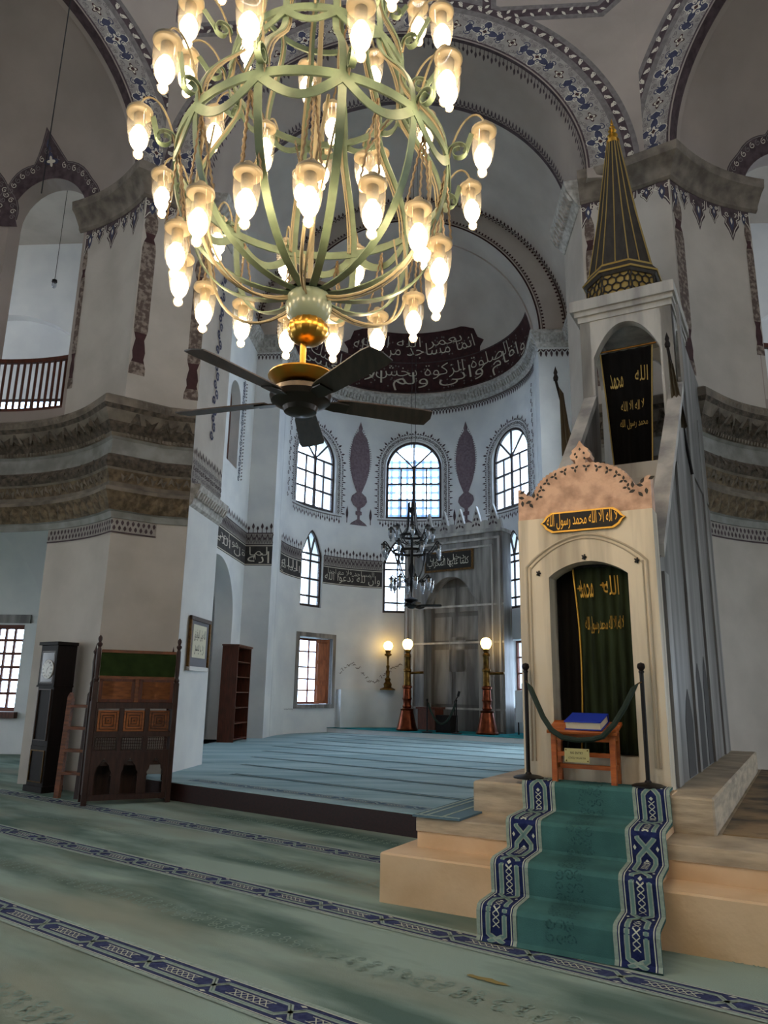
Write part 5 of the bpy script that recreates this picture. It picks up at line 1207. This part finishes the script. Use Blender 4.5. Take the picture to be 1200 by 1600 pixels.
# ================================================================ LEFT CORNER FURNITURE
# long-case clock
A=Vector((-5.40,11.98,0)); Bv=Vector((-4.98,11.68,0)); ang=math.atan2(Bv.y-A.y,Bv.x-A.x)
ck=thing('longcase_clock','tall near-black longcase clock with white dial against the left pier','clock',tuple((A+Bv)/2+Vector((.10,.12,0))),ang)
def kb(nm,*a,m=WDB,b=.006,par=None): g=G(); g.bbox(*a,b); return g.obj(nm,m,par or ck,smooth=0)
cw,cdp=.225,.16
kb('plinth',-cw-.03,cw+.03,-cdp-.03,cdp,0,.09); kb('base',-cw,cw,-cdp,cdp,.09,.66); kb('trunk',-cw+.005,cw-.005,-cdp+.005,cdp,.66,1.54); kb('hood',-cw-.005,cw+.005,-cdp-.01,cdp,1.54,2.17); 
kb('cornice',-cw-.04,cw+.04,-cdp-.04,cdp,2.17,2.22)
kb('waist_moulding',-cw-.015,cw+.015,-cdp-.02,cdp,1.53,1.56)
def frame(nm,x0,x1,z0,z1,w=.014,m=BRASSD):
    g=G(); y=-cdp-.014
    for (a,b,c,d) in ((x0,x1,z0,z0+w),(x0,x1,z1-w,z1),(x0,x0+w,z0,z1),(x1-w,x1,z0,z1)): g.box(a,b,y,-cdp+.02,c,d)
    return g.obj(nm,m,ck,smooth=0)
frame('door_frame',-.185,.185,.14,.60); frame('door_frame',-.175,.175,.74,1.50,.012,mat('brown_bead','3f3027',.5)); frame('hood_door',-.185,.185,1.59,2.08,.016,mat('brown_bead','3f3027',.5))
kb('hood_glass_board',-.165,.165,-cdp-.014,-cdp,1.61,2.06,m=mat('brown_glass','3a342e',.2))
g=G(); g.lathe([(0,0),(.145,0),(.145,.012),(.0,.014)],36); g.v=[(x+.03,-cdp-.014-z,1.80+y) for x,y,z in g.v]; dl=g.obj('dial',DIALM,ck)
g=G(); Fd_=lambda x,z:(x+.03,-cdp-.030,1.80+z)
for k,s in enumerate(['XII','I','II','III','IIII','V','VI','VII','VIII','IX','X','XI']):
    a=PI/2-k*PI/6; x,z=.112*cos(a),.112*sin(a); write(g,Fd_,s,x-.010-.004*len(s),x+.010+.004*len(s),z-.014,z+.014,arab=False)
g.obj('numerals',INKT,dl,smooth=0)
g=G(); Fh=lambda x,z:(x+.03,-cdp-.032,1.80+z); g.rib([(0,0),(.055,.05)],[.012,.003],Fh); g.rib([(0,0),(-.02,-.085)],[.010,.003],Fh); g.obj('hands',INKT,dl,smooth=0)
# ladder-like folding rack between clock and screen
ld=thing('wooden_ladder','narrow orange-brown wooden ladder standing between the clock and the carved screen','ladder',(-4.42,11.22,0),R(-12))
for x0,zt,m in ((-.20,1.46,WMD),(.12,1.50,WDK)):
    g=G(); g.ext([(x0,0),(x0+.075,0),(x0+.075+.05,zt-.08),(x0+.05+.035,zt),(x0+.05,zt-.06)],lambda x,z:(x,-.05,z),lambda x,z:(x,.02,z)); g.obj('stile',m,ld,smooth=0)
for k in range(4):
    z=.32+k*.31; g=G(); g.bbox(-.17+.01*k,.19+.01*k,-.06,.12,z,z+.04,.004); g.obj('step',WMD,ld,smooth=0)
# carved wooden screen
S0=Vector((-3.98,10.55,0)); S1=Vector((-2.93,11.06,0)); sa=math.atan2(S1.y-S0.y,S1.x-S0.x); SW=(S1-S0).length
sc_=thing('carved_screen','dark carved wooden preacher\'s chair back with green felt and orange panels','screen',tuple(S0),sa)
def sb(nm,*a,m=WDK,b=.005,par=None): g=G(); g.bbox(*a,b); return g.obj(nm,m,par or sc_,smooth=0)
for x in (0,SW-.07):
    po=sb('post',x,x+.07,-.035,.035,0,1.62)
    g=G(); g.lathe([(.03,1.62),(.04,1.65),(.025,1.69),(.03,1.72),(.034,1.9),(.03,2.06),(.02,2.09),(.038,2.12),(.038,2.14),(.018,2.16),(.03,2.20),(.026,2.23),(0,2.26)],12,(x+.035,0,0)); g.obj('finial',WDK,po)
for y in (.38,):     # rear posts of the chair
    for x in (0,SW-.07):
        po=sb('rear_post',x,x+.06,y,y+.06,0,1.55); g=G(); g.lathe([(.028,1.55),(.035,1.6),(.02,1.64),(.03,1.9),(.018,2.0),(.035,2.04),(.015,2.08),(.0,2.16)],10,(x+.03,y+.03,0)); g.obj('finial',WDK,po)
    sb('side_panel',SW-.05,SW-.02,.03,.40,.1,1.35); sb('side_panel',.02,.05,.03,.40,.1,1.35); sb('seat',.05,SW-.05,.03,.42,.5,.55); sb('back_board',.05,SW-.28,.39,.42,.02,.5)
i0,i1=.07,SW-.07
sb('top_rail',i0,i1,-.02,.02,2.02,2.06,m=WMD); sb('felt_panel',i0,i1,-.012,.012,1.70,2.02,m=GREENF)
def panel(nm,x0,x1,z0,z1,m,rings):
    g=G(); y=-.03
    for k in range(rings):
        t=k/max(1,rings); dx=(x1-x0)/2*t; dz=(z1-z0)/2*t; yy=y-(.012 if k%2 else 0)
        a,b,c,d=x0+dx,x1-dx,z0+dz,z1-dz; w=(x1-x0)/2/rings*(.72 if rings>1 else .9)
        for q in ((a,b,c,c+w),(a,b,d-w,d),(a,a+w,c,d),(b-w,b,c,d)): g.box(q[0],q[1],yy-.006,0,q[2],q[3])
    g.box(x0,x1,-.022,0,z0,z1,1 if rings>1 else 0); return g.obj(nm,[m,WDK],sc_,smooth=0)
sb('mid_rail',i0,i1,-.03,.02,1.66,1.70,m=WMD)
mx=(i0+i1)/2
for a,b in ((i0+.01,mx-.03),(mx+.03,i1-.01)):
    panel('panel',a+.045,b-.045,1.385,1.625,WPN,1); fr0=G()
    for q in ((a,b,1.345,1.385),(a,b,1.625,1.66),(a,a+.045,1.345,1.66),(b-.045,b,1.345,1.66)): fr0.box(q[0],q[1],-.038,0,q[2],q[3])
    fr0.obj('panel_frame',WRD,sc_,smooth=0)
sb('centre_stile',mx-.03,mx+.03,-.03,.02,1.345,1.66,m=WMD); sb('mid_rail',i0,i1,-.03,.02,1.26,1.345)
th=(i1-i0)/3
for k in range(3):
    a,b=i0+k*th,i0+(k+1)*th
    panel('square_panel',a+.035,b-.035,.955,1.235,WPN if k<2 else WMD,4); sb('stile',a-.03 if k else a,a+.035 if k else a+.03,-.028,.02,.69,1.26)
    g=G(); n=9
    for q in range(n+1):
        x=lerp(a+.04,b-.04,q/n); g.tube([(x,-.01,.71),(x,-.01,.875)],.006,5)
    for q in range(5): z=lerp(.715,.87,q/4); g.tube([(a+.04,-.01,z),(b-.04,-.01,z)],.006,5)
    for q in range(n):
        for w in range(4): g.lathe([(0,-.008),(.009,0),(0,.008)],6,(lerp(a+.04,b-.04,(q+.5)/n),-.01,lerp(.715,.87,(w+.5)/4)))
    g.obj('lattice',WDK,sc_)
    # cusped arch opening
    m_=(a+b)/2; x0_,x1_=a+.06,b-.06; hole=[(x1_,.12),(x1_,.36),(x1_-.012,.37),(x1_,.41),(x1_-.03,.46),(x1_-.035,.50),(x1_-.075,.545),(m_+.03,.56),(m_,.60),(m_-.03,.56),(x0_+.075,.545),(x0_+.035,.50),(x0_+.03,.46),(x0_,.41),(x0_+.012,.37),(x0_,.36),(x0_,.12)]
    bd=[(a,.12),(a,.675),(b,.675),(b,.12)]
    g=G(); g.ext([(b,.12),(b,.675),(a,.675),(a,.12)]+list(reversed(hole)),lambda x,z:(x,-.022,z),lambda x,z:(x,.012,z)); g.obj('arch_panel',WDK,sc_,smooth=0)
sb('mid_rail',i0,i1,-.03,.02,.88,.955); sb('mid_rail',i0,i1,-.03,.02,.665,.705); sb('bottom_rail',i0,i1,-.03,.02,.06,.13)
# framed calligraphy on the pier
fo=CH(-3.255,-9.3,1.8); 
pf=thing('framed_calligraphy','gilt framed calligraphy sheet hanging on the white side of the pier','picture',CH(-3.262,-9.05,1.84),PI/2-CA)
PW,PH,PT=.62,.46,.92
hwp,hp=.56,.91
def pb(nm,*a,m=GILT): g=G(); g.bbox(*a,.01); return g.obj(nm,m,pf,smooth=0)
pb('frame_side',-hwp,-hwp+.07,-.06,-.01,0,hp); pb('frame_side',hwp-.07,hwp,-.06,-.01,0,hp); pb('frame_rail',-hwp,hwp,-.06,-.01,hp-.07,hp,m=WDK); pb('frame_rail',-hwp,hwp,-.06,-.01,0,.07,m=WHITEP)
pb('mount',-hwp+.05,hwp-.05,-.03,-.012,.05,hp-.05,m=MOUNT); pb('sheet',-.36,.36,-.036,-.03,.22,.78,m=PAPER)
Fp=lambda x,z:(x,-.038,z)
for w_,*q in (('الله ولى التوفيق',-.30,.30,.50,.70),('رب يسر',-.25,.25,.27,.45)): g=G(); write(g,Fp,w_,*q); g.obj('lettering',INKT,pf,smooth=0)
# bookcase by the inner pier
bc=thing('bookcase','tall narrow red-brown bookcase standing by the apse pier','bookcase',CH(-4.62,-2.9,.25),-CA)
def bb(nm,*a,m=WRD): g=G(); g.bbox(*a,.004); return g.obj(nm,m,bc,smooth=0)
D_,W_,H_=.42,1.35,2.38
bb('side_board',0,D_,0,.03,0,H_); bb('side_board',0,D_,W_-.03,W_,0,H_); bb('back_board',0,.02,.03,W_-.03,0,H_); bb('top_board',-.01,D_+.03,-.03,W_+.03,H_,H_+.04)
for k in range(7): bb('shelf',.02,D_-.01,.03,W_-.03,.05+k*.385,.075+k*.385)
rnd=random.Random(5)
for k in (1,3,4):
    y=.1
    for q in range(3):
        w=rnd.uniform(.03,.05); h=rnd.uniform(.2,.28); g=G(); g.bbox(.12,.34,0,w,0,h,.003); bo=g.obj('book',[mat('book_green','2f4636',.6),mat('book_cream','b8b09a',.6),mat('book_red','5a1f1c',.6)][q],None,smooth=0)
        tag(bo,['green spined book','cream spined book','dark red spined book'][q]+' on the %s shelf of the red-brown bookcase'%{1:'low',3:'middle',4:'upper'}[k],'book','books in the bookcase'); bo.location=CH(-4.62,-2.9+y,.25+.076+k*.385); bo.rotation_euler=(0,0,-CA); y+=w+.02
# gallery railing
for E0,az0,lab in ((EL,85,'dark red wooden railing with slim balusters in the left gallery opening'),(EL,112,'dark red wooden railing in the farther left gallery opening'),(ER,95,'dark red wooden railing in the right gallery opening behind the pulpit')):
    grl=thing('gallery_railing',lab,'railing',tuple(CH(E0[0]+RE*cos(R(az0)),E0[1]+RE*sin(R(az0)),6.5)),0,'gallery railings'); l=grl.location
    def E_(az,r,z): q=CH(E0[0]+r*cos(R(az)),E0[1]+r*sin(R(az)),z); return (q[0]-l[0],q[1]-l[1],q[2]-6.5)
    for z,w in ((7.56,.08),(6.56,.07)): g=G(); g.strap([E_(a,RE+.12,z) for a in frange(az0-12.2,az0+12.2,14)],lambda i:(0,0,1),w,.07); g.obj('rail',WRD,grl)
    for i in range(14):
        a=lerp(az0-11.8,az0+11.8,i/13); g=G(); g.tube([E_(a,RE+.12,6.58),E_(a,RE+.12,7.54)],.028,4); g.obj('baluster',WRD,grl,smooth=0)
# hanging bulbs on wires
def hang(lab,p,top,name='hanging_bulb'):
    r0=thing(name,lab,'lamp',p); g=G(); g.tube([(0,0,.10),(.02,0,top-p[2])],.006,5); g.obj('wire',IRON,r0)
    g=G(); g.lathe([(.02,.10),(.05,.09),(.055,.04),(.045,.03)],12); g.obj('cap',IRON,r0); g=G(); g.lathe([(.045,.03),(.05,-.03),(.04,-.07),(.015,-.10),(0,-.105)],12); g.obj('glass_shade',GLASSD,r0,60)
hang('single unlit glass lamp on a wire in the left gallery arch',(-6.98,14.0,9.72),13.3)
q=Vector((-3.3,7.0,7.4)); r0=thing('hanging_wire','thin dark wire hanging down at the upper left','wire',(-4.62,8.6,7.9)); g=G(); g.tube([(0,0,0),(.05,0,9.0)],.008,5); g.obj('strand',IRON,r0)
# ================================================================ MIHRAB
ma=math.atan2(-.6,.8); ML=Vector((.72,24.9,.0))
mh=thing('mihrab','grey marble prayer niche with moulded frame, inscription plaque and pierced crest','mihrab',(ML.x,ML.y,.40),ma)
def hp_(g,nm,m,par=None,smooth=0): g.v=[(x,y,z-.40) for x,y,z in g.v]; return g.obj(nm,m,par or mh,smooth)
n=16; NL,NR_=.80,2.82
arch=[(lerp(NR_,NL,i/n),4.25+.95*(1-abs(2*i/n-1)**2.3)) for i in range(n+1)]
out=[(.02,.4),(NL,.4)]+list(reversed(arch))+[(NR_,.4),(3.72,.4),(3.72,6.55),(.02,6.55)]
g=G(); g.ext(out,lambda x,z:(x,0,z),lambda x,z:(x,.55,z)); hp_(g,'slab',MARBD,smooth=20)
g=G(); g.ext([(NL-.05,.4)]+[(NR_+.05,.4)]+[(x,z+.05) for x,z in arch],lambda x,z:(x,.45,z),lambda x,z:(x,.9,z)); hp_(g,'niche_back',mat('smoky_marble','77736f',.4,col2='4c4947',scale=1.5,detail=8,stretch=(2.5,2.5,.3)))
for (x0,x1,z0,z1) in ((.95,1.6,3.2,3.95),(1.75,2.7,3.2,3.95),(.95,1.6,1.2,2.9),(1.75,2.7,1.2,2.9),(1.5,2.1,2.2,3.3),(.95,1.75,4.1,4.9),(1.9,2.7,4.1,4.9)):
    g=G(); g.box(x0,x1,.43,.46,z0,z1); hp_(g,'marble_panel',MARBD)
for k,(a,b,w) in enumerate(((.10,6.35,.07),(.36,6.10,.05))):
    g=G()
    for q in ((a,a+w,.45,b),(3.74-a-w,3.74-a,.45,b),(a,3.74-a,b-w,b)): g.box(q[0],q[1],-.05,0,q[2],q[3])
    hp_(g,'moulding',MARB)
for z in (1.05,3.05,4.2): g=G(); g.box(.02,3.72,-.02,0,z,z+.06); hp_(g,'string_course',MARB)
g=G(); g.bbox(.0,3.74,-.10,.6,6.50,6.62,.02); hp_(g,'cornice',MARB)
g=G(); cz=6.62; pts=[(.05,cz)]+[]
for i in range(6):
    x=.05+i*.61; pts+=[(x+.05,cz+.30),(x+.14,cz+.26),(x+.20,cz+.48),(x+.30,cz+.80),(x+.40,cz+.48),(x+.46,cz+.26),(x+.55,cz+.30)]
pts+=[(3.71,cz)]
g.ext(pts,lambda x,z:(x,.02,z),lambda x,z:(x,.14,z)); cs_=hp_(g,'crest',MARB)
g=G()
for i in range(6):
    x=.35+i*.61
    for dx,dz in ((0,.55),(-.08,.36),(.08,.36),(-.15,.18),(.15,.18),(0,.2)): leaf(g,lambda x,z:(x,.012,z),x+dx,cz+dz-.06,.07,.13,dx*5)
hp_(g,'pierced_leaves',INK,cs_)
g=G(); g.bbox(.86,2.70,-.07,0,5.38,6.04,.01); pq=hp_(g,'plaque',GILT)
g=G(); g.box(.92,2.64,-.078,-.06,5.44,5.98); hp_(g,'plaque_field',INKT,pq)
g=G(); calli(g,lambda x,z:(x,-.084,z),'كلما دخل عليها زكريا المحراب',1.0,2.56,5.50,5.92); hp_(g,'lettering',PALE,pq)
# white return wall, radiator, cable box right of the mihrab
rd=thing('radiator','white enamelled radiator panel beside the mihrab','radiator',(4.02,21.85,.40),ma)
g=G(); g.bbox(0,.62,0,.12,.25,1.45,.02); g.obj('panel',RADM,rd,smooth=0)
for k in range(8): g=G(); g.bbox(.03+k*.07,.075+k*.07,-.02,.0,.32,1.38,.005); g.obj('fin',RADM,rd,smooth=0)
for x in (.08,.5): g=G(); g.tube([(x,.05,0),(x,.05,.27)],.02,8); g.obj('pipe',RADM,rd)
wb=thing('heater_box','small white wall heater left of the tall right-hand candlestick','heater',(3.93,22.42,.40),ma)
g=G(); g.bbox(0,.40,0,.2,.35,1.25,.02); g.obj('casing',RADM,wb,smooth=0); g=G(); g.tube([(.05,.1,0),(.05,.1,.36)],.02,8); g.obj('pipe',IRON,wb); g=G(); g.tube([(.35,.1,0),(.35,.1,.36)],.02,8); g.obj('pipe',RADM,wb)
# ---------------------------------------------------------------- tall candlesticks
def candle(lab,p,h):
    r0=thing('tall_candlestick',lab,'candlestick',p,0,'tall candlesticks flanking the mihrab')
    g=G(); g.lathe([(.33,0),(.34,.04),(.30,.10),(.22,.45),(.19,.60),(.21,.64),(.12,.68)],24); g.obj('bell_foot',COPPER,r0)
    g=G(); g.lathe([(.12,.66),(.15,.72),(.12,.78),(.13,.9),(.155,.95),(.13,1.0),(.12,1.25),(.15,1.28),(.15,1.33),(.11,1.36)],20); g.obj('lower_shaft',COPPER,r0)
    g=G(); g.lathe([(.11,1.35),(.105,1.75),(.13,1.78),(.13,1.84),(.10,1.87),(.095,2.2),(.12,2.24),(.095,2.28),(.09,h-.35),(.11,h-.32),(.07,h-.28),(.10,h-.22),(.10,h-.18),(.05,h-.16)],20); g.obj('upper_shaft',BRASSD,r0)
    g=G(); g.lathe([(.05,h-.19),(.12,h-.13),(.165,h-.02),(.155,h+.07),(.10,h+.14),(.0,h+.17)],20); g.obj('globe',GLOBEM,r0,60)
    g=G(); g.tube([(.08,-.02,h*.66),(.5,-.15,h*.66+.02)],.04,8); g.obj('bracket',BRASSD,r0)
    return r0
candle('tall copper and brass candlestick with lit globe at the mihrab\'s left',(.82,23.75,.40),2.62)
candle('tall copper and brass candlestick with lit globe at the mihrab\'s right',(3.10,22.35,.40),2.60)
r0=thing('ledge_candlestick','turned dark candlestick with lit bulb on the apse ledge','candlestick',CH(-.80,3.42,1.6))
g=G(); g.lathe([(.26,0),(.25,.04),(.12,.10),(.14,.2),(.08,.28),(.10,.36),(.05,.42),(.07,.60),(.04,.66),(.06,.78),(.03,.82),(.035,1.05),(.05,1.10),(.12,1.14),(.12,1.18),(.08,1.20),(.10,1.30),(.05,1.32)],16); g.obj('stick',BRASSD,r0)
g=G(); g.lathe([(.06,1.30),(.13,1.36),(.16,1.45),(.13,1.55),(.05,1.60),(0,1.61)],16); g.obj('globe',GLOBEM,r0,60)
# chest and barrier before the mihrab
cb=thing('wooden_chest','low dark red wooden chest at the foot of the left candlestick','chest',(1.12,23.31,.40),ma)
g=G(); g.bbox(0,.62,0,.5,.06,.66,.01); g.obj('body',WRD,cb,smooth=0); g=G(); g.bbox(.64,1.15,.02,.45,.0,.50,.01); g.obj('side_box',WDB,cb,smooth=0); g=G(); g.ext([(-.04,-.04),(.66,-.04),(.66,.54),(-.04,.54)],lambda x,y:(x,y,.66),lambda x,y:(x,y,.72)); g.obj('lid',WRD,cb,smooth=0)
bp=[]
for x,y,lab in ((1.38,22.75,'thin black barrier post before the mihrab, nearer the chest'),(2.20,22.30,'thin black barrier post before the mihrab, nearer the niche centre')):
    r0=thing('barrier_post',lab,'post',(x,y,.40),0,'barrier posts before the mihrab'); g=G(); g.lathe([(.16,0),(.16,.02),(.03,.04),(.022,.06)],16); g.obj('base',IRON,r0); g=G(); g.lathe([(.02,.05),(.02,.9),(.03,.92),(.03,.95),(0,.98)],10); g.obj('pole',IRON,r0)
r0=thing('barrier_rope','dark rope sagging between the two posts before the mihrab','rope',(1.8,22.5,.8)); g=G(); g.tube([(lerp(-.4,.38,t),lerp(.24,-.19,t),lerp(.45,.45,t)-.62*4*t*(1-t)*.95) for t in frange(0,1,14)],.035,6); g.obj('padded_rope',ROPE,r0)
ms=thing('microphone_stand','small dark microphone stand in front of the prayer niche','stand',(2.25,23.32,.40)); g=G(); g.lathe([(.14,0),(.14,.03),(.02,.05)],12); g.obj('foot',IRON,ms); g=G(); g.tube([(0,0,.04),(0,0,.9),(.1,-.05,1.05)],.018,6); g.obj('stem',IRON,ms); g=G(); g.tube([(.1,-.05,1.05),(.14,-.07,1.2)],.04,8); g.obj('head',IRON,ms)
